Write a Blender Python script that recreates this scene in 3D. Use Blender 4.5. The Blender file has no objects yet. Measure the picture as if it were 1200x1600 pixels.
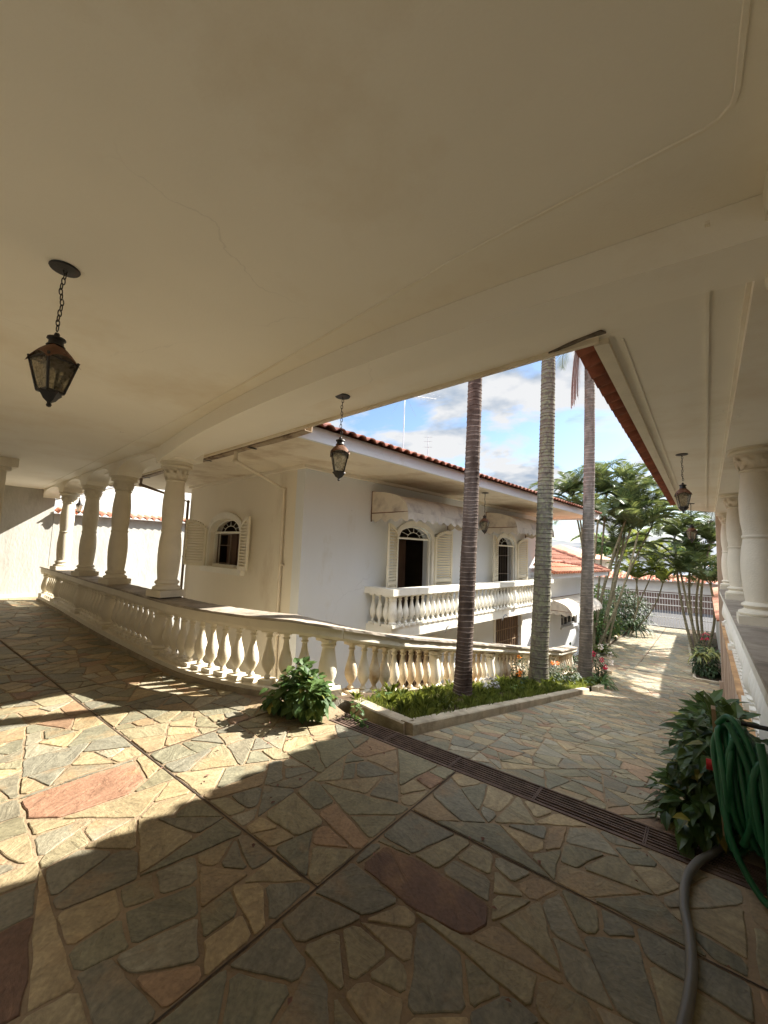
import bpy, math, random
import mathutils
from mathutils import Vector, Matrix, noise as mnoise
R = math.radians
sc = bpy.context.scene
COL = sc.collection
# ------------------------------------------------------------------ camera
cam = bpy.data.cameras.new("camera")
camo = bpy.data.objects.new("camera", cam); COL.objects.link(camo)
cx = Vector((0.78603, 0.61796, 0.01684)); cy = Vector((-0.0, 0.0, 1.0)); 
Yv = Vector((504.0, -80.0, -640.54)).normalized()
Xv = -Vector((-819.0, -31.0, -640.54)).normalized()
Zv = Xv.cross(Yv); Xv = Yv.cross(Zv)
M = Matrix((Xv, Yv, Zv))            # world = M @ camera axes
camo.matrix_world = Matrix.Translation((0, 0, 1.6)) @ M.to_4x4()
cam.sensor_fit = 'VERTICAL'; cam.sensor_height = 36.0; cam.sensor_width = 27.0
cam.lens = 640.54 / 1600 * 36.0
cam.clip_start = 0.05; cam.clip_end = 3000
sc.camera = camo
# ------------------------------------------------------------------ light
SUN = Vector((0.62, 1.19, 1.0)).normalized()
elev = math.asin(SUN.z); azi = math.atan2(SUN.x, SUN.y)
w = bpy.data.worlds.new("World"); sc.world = w; w.use_nodes = True
nt = w.node_tree; nt.nodes.clear()
def N(nt, t, **kw):
    n = nt.nodes.new(t)
    for k, v in kw.items():
        if k.startswith('i_'): n.inputs[k[2:].replace('_', ' ')].default_value = v
        else: setattr(n, k, v)
    return n
def L(nt, a, ao, b, bi): nt.links.new(a.outputs[ao], b.inputs[bi])
sky = N(nt, 'ShaderNodeTexSky', sky_type='NISHITA', sun_disc=False, sun_elevation=elev, sun_rotation=azi, air_density=1.0, dust_density=0.6, ozone_density=1.6)
tc = N(nt, 'ShaderNodeTexCoord')
sep = N(nt, 'ShaderNodeSeparateXYZ'); L(nt, tc, 'Generated', sep, 0)
zz = N(nt, 'ShaderNodeMath', operation='ADD'); L(nt, sep, 'Z', zz, 0); zz.inputs[1].default_value = 0.18
zm = N(nt, 'ShaderNodeMath', operation='MAXIMUM'); L(nt, zz, 0, zm, 0); zm.inputs[1].default_value = 0.05
dv = N(nt, 'ShaderNodeVectorMath', operation='DIVIDE')
cmb = N(nt, 'ShaderNodeCombineXYZ'); L(nt, zm, 0, cmb, 0); L(nt, zm, 0, cmb, 1); cmb.inputs[2].default_value = 1.0
L(nt, tc, 'Generated', dv, 0); L(nt, cmb, 0, dv, 1)
mp = N(nt, 'ShaderNodeMapping'); L(nt, dv, 0, mp, 0); mp.inputs['Location'].default_value = (3.1, 1.7, 0.0); mp.inputs['Scale'].default_value = (1.0, 1.0, 0.35)
n1 = N(nt, 'ShaderNodeTexNoise'); n1.inputs['Scale'].default_value = 1.7; n1.inputs['Detail'].default_value = 9; n1.inputs['Roughness'].default_value = 0.56; n1.inputs['Distortion'].default_value = 0.35
L(nt, mp, 0, n1, 'Vector')
r1 = N(nt, 'ShaderNodeValToRGB'); L(nt, n1, 0, r1, 0)
r1.color_ramp.elements[0].position = 0.43; r1.color_ramp.elements[0].color = (0, 0, 0, 1)
r1.color_ramp.elements[1].position = 0.53; r1.color_ramp.elements[1].color = (1, 1, 1, 1)
n2 = N(nt, 'ShaderNodeTexNoise'); n2.inputs['Scale'].default_value = 3.4; n2.inputs['Detail'].default_value = 7; L(nt, mp, 0, n2, 'Vector')
r2 = N(nt, 'ShaderNodeValToRGB'); L(nt, n2, 0, r2, 0)
r2.color_ramp.elements[0].position = 0.40; r2.color_ramp.elements[0].color = (1.2, 1.45, 1.8, 1)
r2.color_ramp.elements[1].position = 0.55; r2.color_ramp.elements[1].color = (2.45, 2.48, 2.52, 1)
# added fill light: clouds made brighter overhead and behind the viewer, out of view
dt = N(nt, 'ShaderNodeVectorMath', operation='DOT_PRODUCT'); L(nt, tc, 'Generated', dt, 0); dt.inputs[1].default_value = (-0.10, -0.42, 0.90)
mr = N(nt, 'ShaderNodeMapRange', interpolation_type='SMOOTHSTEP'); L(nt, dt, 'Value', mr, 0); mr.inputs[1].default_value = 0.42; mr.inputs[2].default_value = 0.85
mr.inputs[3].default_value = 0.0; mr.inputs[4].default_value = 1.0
fill_clouds = N(nt, 'ShaderNodeMix', data_type='RGBA'); L(nt, mr, 0, fill_clouds, 0); L(nt, r2, 0, fill_clouds, 6); fill_clouds.inputs[7].default_value = (12.5, 13.6, 15.4, 1)
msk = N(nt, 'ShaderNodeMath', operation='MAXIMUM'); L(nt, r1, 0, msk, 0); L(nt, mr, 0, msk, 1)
mx = N(nt, 'ShaderNodeMix', data_type='RGBA'); hsv = N(nt, 'ShaderNodeHueSaturation'); hsv.inputs['Saturation'].default_value = 1.05; hsv.inputs['Value'].default_value = .62; L(nt, sky, 0, hsv, 'Color'); L(nt, msk, 0, mx, 0); L(nt, hsv, 0, mx, 6); L(nt, fill_clouds, 2, mx, 7)
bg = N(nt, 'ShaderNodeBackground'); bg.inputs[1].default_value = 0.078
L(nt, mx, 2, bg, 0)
wo = N(nt, 'ShaderNodeOutputWorld'); L(nt, bg, 0, wo, 0)
sd = bpy.data.lights.new("sun", 'SUN'); sd.energy = 3.8; sd.angle = R(0.55); sd.color = (1.0, 0.945, 0.85)
so = bpy.data.objects.new("sun", sd); COL.objects.link(so)
so.rotation_euler = SUN.to_track_quat('Z', 'Y').to_euler()
sc.view_settings.view_transform = 'Standard'; sc.view_settings.look = 'None'
sc.view_settings.exposure = 2.22; sc.view_settings.gamma = 1.0
sc.render.engine = 'CYCLES'
cyc = sc.cycles
cyc.use_denoising = True; cyc.max_bounces = 10; cyc.diffuse_bounces = 7; cyc.glossy_bounces = 3; cyc.transparent_max_bounces = 10
cyc.sample_clamp_indirect = 6.0; cyc.caustics_reflective = False; cyc.caustics_refractive = False
rnd = random.Random(7)

# ------------------------------------------------------------------ mesh builder
class MB:
    def __init__(s): s.v = []; s.f = []; s.m = []; s.s = []; s.mi = 0; s.sm = False; s.col = None
    def add(s, vs, fs, col=None):
        o = len(s.v); s.v += [tuple(p) for p in vs]
        for f in fs: s.f.append([i + o for i in f]); s.m.append(s.mi); s.s.append(s.sm)
        if s.col is not None: s.col += [col if col else (0.5, 0.5, 0.5, 1)] * len(vs)
        return s
    def box(s, a, b, rot=0, piv=None):
        x0, y0, z0 = a; x1, y1, z1 = b
        vs = [Vector(p) for p in ((x0,y0,z0),(x1,y0,z0),(x1,y1,z0),(x0,y1,z0),(x0,y0,z1),(x1,y0,z1),(x1,y1,z1),(x0,y1,z1))]
        if rot:
            pv = Vector(piv) if piv else Vector(((x0+x1)/2, (y0+y1)/2, 0))
            m = Matrix.Rotation(rot, 3, 'Z')
            vs = [m @ (p - pv) + pv for p in vs]
        return s.add(vs, [(0,3,2,1),(4,5,6,7),(0,1,5,4),(1,2,6,5),(2,3,7,6),(3,0,4,7)])
    def obox(s, c, ax, ay, az, hx, hy, hz):
        c = Vector(c); vs = []
        for k in (-1, 1):
            for i, j in ((-1,-1),(1,-1),(1,1),(-1,1)): vs.append(c + ax*hx*i + ay*hy*j + az*hz*k)
        return s.add(vs, [(0,3,2,1),(4,5,6,7),(0,1,5,4),(1,2,6,5),(2,3,7,6),(3,0,4,7)])
    def bar(s, p, q, wd, th=None):
        p = Vector(p); q = Vector(q); d = (q-p); l = d.length; d.normalize()
        up = Vector((0,0,1)) if abs(d.z) < .95 else Vector((1,0,0))
        a = d.cross(up).normalized(); b = a.cross(d)
        return s.obox((p+q)/2, a, b, d, wd/2, (th or wd)/2, l/2)
    def prism(s, poly, z0, z1):
        n = len(poly)
        vs = [(x, y, z0) for x, y in poly] + [(x, y, z1) for x, y in poly]
        fs = [tuple(range(n-1, -1, -1)), tuple(range(n, 2*n))]
        fs += [(i, (i+1) % n, n+(i+1) % n, n+i) for i in range(n)]
        return s.add(vs, fs)
    def lathe(s, prof, c=(0,0,0), n=16, fn=None, cap=True, dx=None):
        vs = []; fs = []
        for k, (r, z) in enumerate(prof):
            ox, oy = dx(z) if dx else (0, 0)
            for i in range(n):
                a = 2*math.pi*i/n; rr = r * (fn(a, z) if fn else 1)
                vs.append((c[0]+ox+rr*math.cos(a), c[1]+oy+rr*math.sin(a), c[2]+z))
        for k in range(len(prof)-1):
            for i in range(n):
                j = (i+1) % n; fs.append((k*n+i, k*n+j, (k+1)*n+j, (k+1)*n+i))
        if cap: fs.append(tuple(range(n-1, -1, -1))); fs.append(tuple((len(prof)-1)*n+i for i in range(n)))
        s.add(vs, fs)
        return s
    def tube(s, pts, r, n=8, closed=False):
        pts = [Vector(p) for p in pts]; m = len(pts); vs = []; fs = []
        rr = r if isinstance(r, (list, tuple)) else [r]*m
        prev = None
        for k, p in enumerate(pts):
            if closed: d = pts[(k+1) % m] - pts[k-1]
            else: d = pts[min(k+1, m-1)] - pts[max(k-1, 0)]
            d.normalize()
            if prev is None:
                up = Vector((0,0,1)) if abs(d.z) < .9 else Vector((1,0,0)); a = d.cross(up).normalized()
            else:
                a = (prev - d*prev.dot(d)).normalized()
            prev = a; b = d.cross(a)
            for i in range(n):
                t = 2*math.pi*i/n; vs.append(p + (a*math.cos(t) + b*math.sin(t))*rr[k])
        for k in range(m if closed else m-1):
            for i in range(n):
                j = (i+1) % n; k2 = (k+1) % m; fs.append((k*n+i, k*n+j, k2*n+j, k2*n+i))
        if not closed: fs.append(tuple(range(n-1, -1, -1))); fs.append(tuple((m-1)*n+i for i in range(n)))
        return s.add(vs, fs)
    def sweep(s, path, prof_fn, closed_prof=True):
        """path: list of (x,y); prof_fn(k) -> list of (offset_left, z)"""
        m = len(path); vs = []; fs = []; n = None
        for k in range(m):
            a = Vector(path[max(k-1, 0)]); b = Vector(path[min(k+1, m-1)]); d = (b-a).normalized(); nn = Vector((-d.y, d.x))
            pr = prof_fn(k); n = len(pr)
            for o, z in pr: vs.append((path[k][0]+nn.x*o, path[k][1]+nn.y*o, z))
        for k in range(m-1):
            for i in range(n if closed_prof else n-1):
                j = (i+1) % n; fs.append((k*n+i, (k+1)*n+i, (k+1)*n+j, k*n+j))
        if closed_prof: fs.append(tuple(range(n))); fs.append(tuple((m-1)*n+i for i in range(n-1, -1, -1)))
        return s.add(vs, fs)
    def ball(s, c, r, n=8, sq=(1,1,1)):
        prof = []; vs = []; fs = []; m = max(3, n//2)
        for k in range(m+1):
            t = math.pi*k/m
            for i in range(n):
                a = 2*math.pi*i/n
                vs.append((c[0]+r*sq[0]*math.sin(t)*math.cos(a), c[1]+r*sq[1]*math.sin(t)*math.sin(a), c[2]-r*sq[2]*math.cos(t)))
        for k in range(m):
            for i in range(n):
                j = (i+1) % n; fs.append((k*n+i, k*n+j, (k+1)*n+j, (k+1)*n+i))
        return s.add(vs, fs)
    def build(s, name, mats, parent=None, smooth=None, world=True, xf=None):
        me = bpy.data.meshes.new(name)
        vs = s.v
        if xf: vs = [tuple(xf @ Vector(p)) for p in vs]
        if parent is not None and world:
            inv = parent.matrix_basis.inverted() if parent.parent is None else (parent.parent.matrix_basis @ parent.matrix_basis).inverted()
            vs = [tuple(inv @ Vector(p)) for p in vs]
        me.from_pydata(vs, [], s.f)
        if not isinstance(mats, (list, tuple)): mats = [mats]
        for m in mats: me.materials.append(m)
        me.polygons.foreach_set('material_index', [min(i, len(mats)-1) for i in s.m])
        if smooth is not None: me.polygons.foreach_set('use_smooth', [True]*len(s.f))
        else: me.polygons.foreach_set('use_smooth', s.s)
        if s.col is not None:
            at = me.color_attributes.new('tone', 'FLOAT_COLOR', 'POINT')
            at.data.foreach_set('color', [c for q in s.col for c in q])
        me.update()
        if smooth is not None and smooth < 179:
            me.set_sharp_from_angle(angle=R(smooth))
        o = bpy.data.objects.new(name, me); COL.objects.link(o)
        if parent is not None: o.parent = parent
        return o
def tag(o, label=None, cat=None, group=None, kind=None):
    if label: o['label'] = label
    if cat: o['category'] = cat
    if group: o['group'] = group
    if kind: o['kind'] = kind
    return o
def thing(name, label, cat, loc=(0,0,0), rz=0, group=None):
    o = bpy.data.objects.new(name, None); COL.objects.link(o)
    o.location = loc; o.rotation_euler = (0, 0, rz); o.empty_display_size = .2
    o.matrix_basis = Matrix.Translation(Vector(loc)) @ Matrix.Rotation(rz, 4, 'Z')
    return tag(o, label, cat, group)
def copy_tree(o, label=None, loc=None, rz=None):
    def rec(a, par):
        c = a.copy(); COL.objects.link(c)
        if par is not None: c.parent = par
        for ch in [x for x in KIDS.get(a.name, [])]: rec(ch, c)
        return c
    KIDS = {}
    for x in bpy.data.objects:
        if x.parent: KIDS.setdefault(x.parent.name, []).append(x)
    c = rec(o, None)
    if label: c['label'] = label
    if loc is not None: c.location = loc
    if rz is not None: c.rotation_euler = (0, 0, rz)
    return c
def spline(P, seg=8):
    out = []
    P = [Vector(p) for p in P]
    for i in range(len(P)-1):
        p0 = P[max(i-1, 0)]; p1 = P[i]; p2 = P[i+1]; p3 = P[min(i+2, len(P)-1)]
        for k in range(seg):
            t = k/seg
            out.append(0.5*((2*p1) + (p2-p0)*t + (2*p0-5*p1+4*p2-p3)*t*t + (3*p1-p0-3*p2+p3)*t**3))
    out.append(P[-1]); return out
def resample(path, step):
    out = [path[0]]; acc = 0
    for a, b in zip(path, path[1:]):
        l = (b-a).length
        if l == 0: continue
        t = step - acc
        while t <= l:
            out.append(a + (b-a)*(t/l)); t += step
        acc = (acc + l) % step
    return out

# ------------------------------------------------------------------ materials
def mat(name, col, rough=.7, var=.08, scale=3.0, bump=0.0, bscale=60.0, spec=.3, stain=None, stain_scale=1.2, stain_lo=.55, stain_hi=.75, metallic=0, fine=None, stretch=(1,1,1), crack=None):
    m = bpy.data.materials.new(name); m.use_nodes = True; t = m.node_tree; t.nodes.clear()
    o = N(t, 'ShaderNodeOutputMaterial'); b = N(t, 'ShaderNodeBsdfPrincipled'); L(t, b, 0, o, 0)
    b.inputs['Roughness'].default_value = rough; b.inputs['Specular IOR Level'].default_value = spec; b.inputs['Metallic'].default_value = metallic
    tc = N(t, 'ShaderNodeTexCoord'); oi = N(t, 'ShaderNodeObjectInfo'); om = N(t, 'ShaderNodeMath', operation='MULTIPLY'); L(t, oi, 'Random', om, 0); om.inputs[1].default_value = 23.0
    oa = N(t, 'ShaderNodeVectorMath', operation='ADD'); L(t, tc, 'Object', oa, 0); L(t, om, 0, oa, 1)
    mp = N(t, 'ShaderNodeMapping'); L(t, oa, 0, mp, 0); mp.inputs['Scale'].default_value = stretch
    n = N(t, 'ShaderNodeTexNoise'); n.inputs['Scale'].default_value = scale; n.inputs['Detail'].default_value = 6; n.inputs['Roughness'].default_value = .6; L(t, mp, 0, n, 'Vector')
    r = N(t, 'ShaderNodeValToRGB'); L(t, n, 0, r, 0)
    c0 = tuple(max(0, c*(1-var)) for c in col) + (1,); c1 = tuple(min(1, c*(1+var)) for c in col) + (1,)
    r.color_ramp.elements[0].position = .3; r.color_ramp.elements[0].color = c0
    r.color_ramp.elements[1].position = .7; r.color_ramp.elements[1].color = c1
    last, lo = r, 0
    if stain:
        n3 = N(t, 'ShaderNodeTexNoise'); n3.inputs['Scale'].default_value = stain_scale; n3.inputs['Detail'].default_value = 8; n3.inputs['Roughness'].default_value = .65; L(t, mp, 0, n3, 'Vector')
        r3 = N(t, 'ShaderNodeValToRGB'); L(t, n3, 0, r3, 0); r3.color_ramp.elements[0].position = stain_lo; r3.color_ramp.elements[1].position = stain_hi
        mx = N(t, 'ShaderNodeMix', data_type='RGBA'); L(t, r3, 0, mx, 0); L(t, last, lo, mx, 6); mx.inputs[7].default_value = tuple(stain)+(1,)
        last, lo = mx, 2
    if fine:
        n4 = N(t, 'ShaderNodeTexNoise'); n4.inputs['Scale'].default_value = fine[0]; n4.inputs['Detail'].default_value = 3; L(t, tc, 'Object', n4, 'Vector')
        r4 = N(t, 'ShaderNodeValToRGB'); L(t, n4, 0, r4, 0); r4.color_ramp.elements[0].position = fine[1]; r4.color_ramp.elements[1].position = fine[1]+.04
        mx = N(t, 'ShaderNodeMix', data_type='RGBA'); L(t, r4, 0, mx, 0); L(t, last, lo, mx, 6); mx.inputs[7].default_value = tuple(fine[2])+(1,)
        last, lo = mx, 2
    if crack:
        nd = N(t, 'ShaderNodeTexNoise'); nd.inputs['Scale'].default_value = 3.0; nd.inputs['Detail'].default_value = 5; L(t, tc, 'Object', nd, 0)
        sc2 = N(t, 'ShaderNodeVectorMath', operation='SCALE'); L(t, nd, 'Color', sc2, 0); sc2.inputs['Scale'].default_value = .35
        ad2 = N(t, 'ShaderNodeVectorMath', operation='ADD'); L(t, tc, 'Object', ad2, 0); L(t, sc2, 0, ad2, 1)
        vo = N(t, 'ShaderNodeTexVoronoi', feature='DISTANCE_TO_EDGE'); vo.inputs['Scale'].default_value = crack[0]; L(t, ad2, 0, vo, 'Vector')
        lt = N(t, 'ShaderNodeMapRange'); L(t, vo, 0, lt, 0); lt.inputs[1].default_value = 0; lt.inputs[2].default_value = crack[1]; lt.inputs[3].default_value = 1; lt.inputs[4].default_value = 0
        nm = N(t, 'ShaderNodeTexNoise'); nm.inputs['Scale'].default_value = .8; L(t, tc, 'Object', nm, 0)
        rm = N(t, 'ShaderNodeValToRGB'); L(t, nm, 0, rm, 0); rm.color_ramp.elements[0].position = .50; rm.color_ramp.elements[1].position = .62; rm.color_ramp.elements[1].color = (crack[2],)*3+(1,)
        mm = N(t, 'ShaderNodeMath', operation='MULTIPLY'); L(t, lt, 0, mm, 0); L(t, rm, 0, mm, 1)
        mx = N(t, 'ShaderNodeMix', data_type='RGBA'); L(t, mm, 0, mx, 0); L(t, last, lo, mx, 6); mx.inputs[7].default_value = tuple(c*.45 for c in col)+(1,)
        last, lo = mx, 2
    L(t, last, lo, b, 'Base Color')
    if bump:
        n2 = N(t, 'ShaderNodeTexNoise'); n2.inputs['Scale'].default_value = bscale; n2.inputs['Detail'].default_value = 5; L(t, mp, 0, n2, 'Vector')
        bp = N(t, 'ShaderNodeBump'); bp.inputs['Strength'].default_value = min(1, bump); bp.inputs['Distance'].default_value = .01; L(t, n2, 0, bp, 'Height'); L(t, bp, 0, b, 'Normal')
    return m
M_ = {}
M_['ceil'] = mat('cream_ceiling_paint', (.90,.855,.745), .8, .03, .8, .16, 90, stain=(.74,.64,.48), stain_scale=.55, stain_lo=.50, stain_hi=.78, fine=(7.0, .79, (.25,.20,.14)), crack=(.45, .0025, .22))
M_['cream'] = mat('cream_wall_paint', (.78,.72,.60), .8, .03, 1.2, .2, 70, stain=(.52,.42,.30), stain_scale=1.1, stain_lo=.62, stain_hi=.85, stretch=(1,1,.35))
M_['white'] = mat('white_wall_paint', (.73,.75,.765), .8, .03, 1.0, .2, 60, stain=(.62,.60,.54), stain_scale=1.6, stain_lo=.6, stain_hi=.8, fine=(9.0, .755, (.12,.10,.08)), stretch=(1,1,.5), crack=(.7, .004, .3))
M_['render'] = mat('rough_white_render', (.47,.455,.41), .9, .12, 2.5, .8, 18, stain=(.35,.335,.295), stain_scale=3.5, stain_lo=.52, stain_hi=.78, stretch=(1,1,.45))
M_['trim'] = mat('white_trim_paint', (.78,.75,.66), .6, .04, 3, .15, 60, stain=(.42,.36,.26), stain_scale=2.2, stain_lo=.58, stain_hi=.8)
M_['soffit'] = mat('stained_soffit_paint', (.76,.68,.54), .8, .05, 1.5, .15, 60, stain=(.50,.38,.24), stain_scale=1.3, stain_lo=.50, stain_hi=.75)
M_['cast'] = mat('cast_stone_paint', (.72,.66,.53), .65, .05, 5, .4, 60, stain=(.46,.37,.24), stain_scale=2.2, stain_lo=.62, stain_hi=.9)
M_['castold'] = mat('weathered_cast_stone', (.66,.57,.42), .7, .12, 5, .5, 45, stain=(.42,.26,.12), stain_scale=2.6, stain_lo=.46, stain_hi=.72)
M_['cap'] = mat('weathered_cap_stone', (.36,.31,.25), .75, .3, 4, .6, 25, stain=(.16,.14,.11), stain_scale=2.5, stain_lo=.5, stain_hi=.75)
M_['sand'] = mat('orange_sandstone', (.58,.35,.17), .8, .25, 3, .6, 25, stain=(.30,.17,.09), stain_scale=2.0, stain_lo=.48, stain_hi=.72)
M_['pinkwall'] = mat('stained_pink_wall', (.52,.40,.30), .85, .15, 2, .5, 30, stain=(.28,.20,.15), stain_scale=1.5, stain_lo=.45, stain_hi=.7, stretch=(1,1,.15))
M_['kerb'] = mat('kerb_concrete', (.46,.39,.28), .85, .2, 4, .7, 40, stain=(.22,.18,.12), stain_scale=3, stain_lo=.5, stain_hi=.75)
M_['dirty'] = mat('dirty_base_band', (.30,.25,.17), .85, .3, 4, .7, 30)
M_['tile'] = mat('terracotta_tile', (.28,.10,.06), .8, .35, 6, .4, 50, stain=(.17,.08,.06), stain_scale=2.5, stain_lo=.5, stain_hi=.75)
M_['tilepale'] = mat('sun_bleached_terracotta', (.52,.23,.14), .85, .3, 5, .4, 50, stain=(.24,.12,.08), stain_scale=2.0, stain_lo=.55, stain_hi=.8)
M_['iron'] = mat('dark_wrought_iron', (.025,.022,.02), .5, .3, 20, .2, 80, spec=.5, stain=(.10,.045,.02), stain_scale=14, stain_lo=.55, stain_hi=.7)
M_['rust'] = mat('rusty_copper_sheet', (.16,.075,.04), .6, .3, 15, .3, 60, stain=(.04,.03,.025), stain_scale=9)
M_['grate'] = mat('rusty_grate_bars', (.13,.085,.065), .7, .4, 12, .4, 60, spec=.4)
M_['pit'] = mat('drain_pit', (.02,.017,.014), .9)
M_['wood'] = mat('weathered_board', (.33,.23,.14), .8, .25, 5, .6, 30, stretch=(6,6,1))
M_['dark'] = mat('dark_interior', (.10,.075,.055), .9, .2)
M_['darkwood'] = mat('dark_door_wood', (.12,.07,.045), .5, .3, 4, stretch=(8,8,1))
M_['lou'] = mat('cream_louver_paint', (.76,.70,.55), .5, .05, 4, .1, 50)
M_['awn'] = mat('dirty_beige_canvas', (.62,.555,.455), .85, .1, 3, .4, 30, stain=(.30,.25,.22), stain_scale=3.0, stain_lo=.48, stain_hi=.72)
M_['pipe'] = mat('painted_downpipe', (.70,.62,.48), .5, .06, 3, stain=(.2,.15,.1), stain_scale=6, stain_lo=.62, stain_hi=.75)
M_['pipedark'] = mat('dark_brown_pipe', (.20,.15,.11), .5, .1, 3)
M_['gutter'] = mat('rusty_gutter', (.42,.33,.23), .7, .3, 4, .4, 30, stain=(.12,.07,.04), stain_scale=4, stain_lo=.48, stain_hi=.65)
M_['greenhose'] = mat('green_hose', (.012,.115,.045), .38, .15, 8, spec=.5)
M_['greyhose'] = mat('grey_hose', (.15,.14,.12), .45, .12, 8, spec=.5)
M_['red'] = mat('red_plastic', (.45,.02,.02), .4, .1)
M_['soil'] = mat('planter_soil', (.09,.06,.035), .95, .4, 8, .8, 30)
M_['asph'] = mat('asphalt', (.04,.038,.038), .9, .2, 6, .5, 60)
M_['ground'] = mat('grey_ground', (.16,.145,.12), .9, .25, 2, .5, 30)
M_['gate'] = mat('white_gate_paint', (.50,.48,.45), .5, .05, 4)
M_['metal'] = mat('galvanised_metal', (.35,.35,.36), .4, .1, 8, metallic=.6)
M_['greyroof'] = mat('grey_sheet_roof', (.12,.115,.11), .7, .2, 3, .3, 20)
M_['paleblock'] = mat('pale_distant_plaster', (.55,.55,.55), .8, .08, 1)

def leafmat(name, c1, c2, trans=.35, rough=.45, extra=None):
    m = bpy.data.materials.new(name); m.use_nodes = True; t = m.node_tree; t.nodes.clear()
    o = N(t, 'ShaderNodeOutputMaterial'); b = N(t, 'ShaderNodeBsdfPrincipled'); b.inputs['Roughness'].default_value = rough; b.inputs['Specular IOR Level'].default_value = .4
    geo = N(t, 'ShaderNodeNewGeometry'); r = N(t, 'ShaderNodeValToRGB'); L(t, geo, 'Random Per Island', r, 0)
    r.color_ramp.elements[0].color = tuple(c1)+(1,); r.color_ramp.elements[1].color = tuple(c2)+(1,)
    if extra:
        e = r.color_ramp.elements.new(extra[0]); e.color = tuple(extra[1])+(1,)
        r.color_ramp.elements[-1].color = tuple(extra[2])+(1,)
    L(t, r, 0, b, 'Base Color')
    tr = N(t, 'ShaderNodeBsdfTranslucent'); hs = N(t, 'ShaderNodeHueSaturation'); hs.inputs['Value'].default_value = 1.9; hs.inputs['Hue'].default_value = .47; L(t, r, 0, hs, 'Color'); L(t, hs, 0, tr, 0)
    mx = N(t, 'ShaderNodeMixShader'); mx.inputs[0].default_value = trans; L(t, b, 0, mx, 1); L(t, tr, 0, mx, 2); L(t, mx, 0, o, 0)
    return m
M_['palm'] = leafmat('palm_leaflet', (.032,.058,.018), (.095,.125,.036), .32)
M_['palmyellow'] = leafmat('young_palm_leaflet', (.05,.09,.018), (.15,.18,.03), .4)  # yellow-green leaf colours for the low palms and the fern tuft
M_['dead'] = leafmat('dead_frond', (.13,.065,.045), (.26,.15,.11), .2, .8)
M_['shrub'] = leafmat('glossy_shrub_leaf', (.035,.085,.020), (.10,.17,.045), .3, .58, extra=(.95, (.10,.17,.045), (.36,.33,.06)))
M_['bush'] = leafmat('broad_bush_leaf', (.026,.060,.016), (.085,.14,.035), .3, .38, extra=(.96, (.085,.14,.035), (.30,.26,.05)))
M_['darkbush'] = leafmat('dark_bush_leaf', (.016,.036,.013), (.05,.085,.028), .25, .6)
M_['grass'] = leafmat('grass_blade', (.055,.085,.015), (.20,.25,.05), .4, .6)
M_['croton'] = leafmat('variegated_leaf', (.04,.07,.02), (.42,.42,.14), .3, .4)
M_['grey_leaf'] = leafmat('silver_leaf', (.30,.30,.28), (.55,.54,.52), .2, .7)
M_['flower_red'] = leafmat('red_petal', (.45,.01,.03), (.65,.03,.06), .3)
M_['flower_orange'] = leafmat('orange_petal', (.75,.20,.02), (.85,.42,.03), .3)
M_['flower_white'] = leafmat('pale_petal', (.6,.55,.5), (.8,.75,.7), .3)

def glassmat(name, col, alpha):
    m = bpy.data.materials.new(name); m.use_nodes = True; t = m.node_tree; t.nodes.clear()
    o = N(t, 'ShaderNodeOutputMaterial'); tp = N(t, 'ShaderNodeBsdfTransparent'); tl = N(t, 'ShaderNodeBsdfTranslucent'); gl = N(t, 'ShaderNodeBsdfGlossy'); gl.inputs['Roughness'].default_value = .15
    tp.inputs[0].default_value = (.85,.8,.68,1)
    tc = N(t, 'ShaderNodeTexCoord'); n = N(t, 'ShaderNodeTexNoise'); n.inputs['Scale'].default_value = 28; n.inputs['Detail'].default_value = 5; n.inputs['Distortion'].default_value = 1.5; L(t, tc, 'Object', n, 0)
    r = N(t, 'ShaderNodeValToRGB'); L(t, n, 0, r, 0)
    r.color_ramp.elements[0].position = .35; r.color_ramp.elements[0].color = tuple(c*.35 for c in col)+(1,); r.color_ramp.elements[1].position = .6; r.color_ramp.elements[1].color = tuple(col)+(1,)
    L(t, r, 0, tl, 0)
    m1 = N(t, 'ShaderNodeMixShader'); m1.inputs[0].default_value = alpha; L(t, tp, 0, m1, 1); L(t, tl, 0, m1, 2)
    fr = N(t, 'ShaderNodeFresnel'); fr.inputs[0].default_value = 1.4
    m2 = N(t, 'ShaderNodeMixShader'); L(t, fr, 0, m2, 0); L(t, m1, 0, m2, 1); L(t, gl, 0, m2, 2); L(t, m2, 0, o, 0)
    return m
M_['pane'] = glassmat('lantern_glass', (.72,.68,.56), .5)
M_['wglass'] = glassmat('window_glass', (.06,.06,.06), .1)

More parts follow.
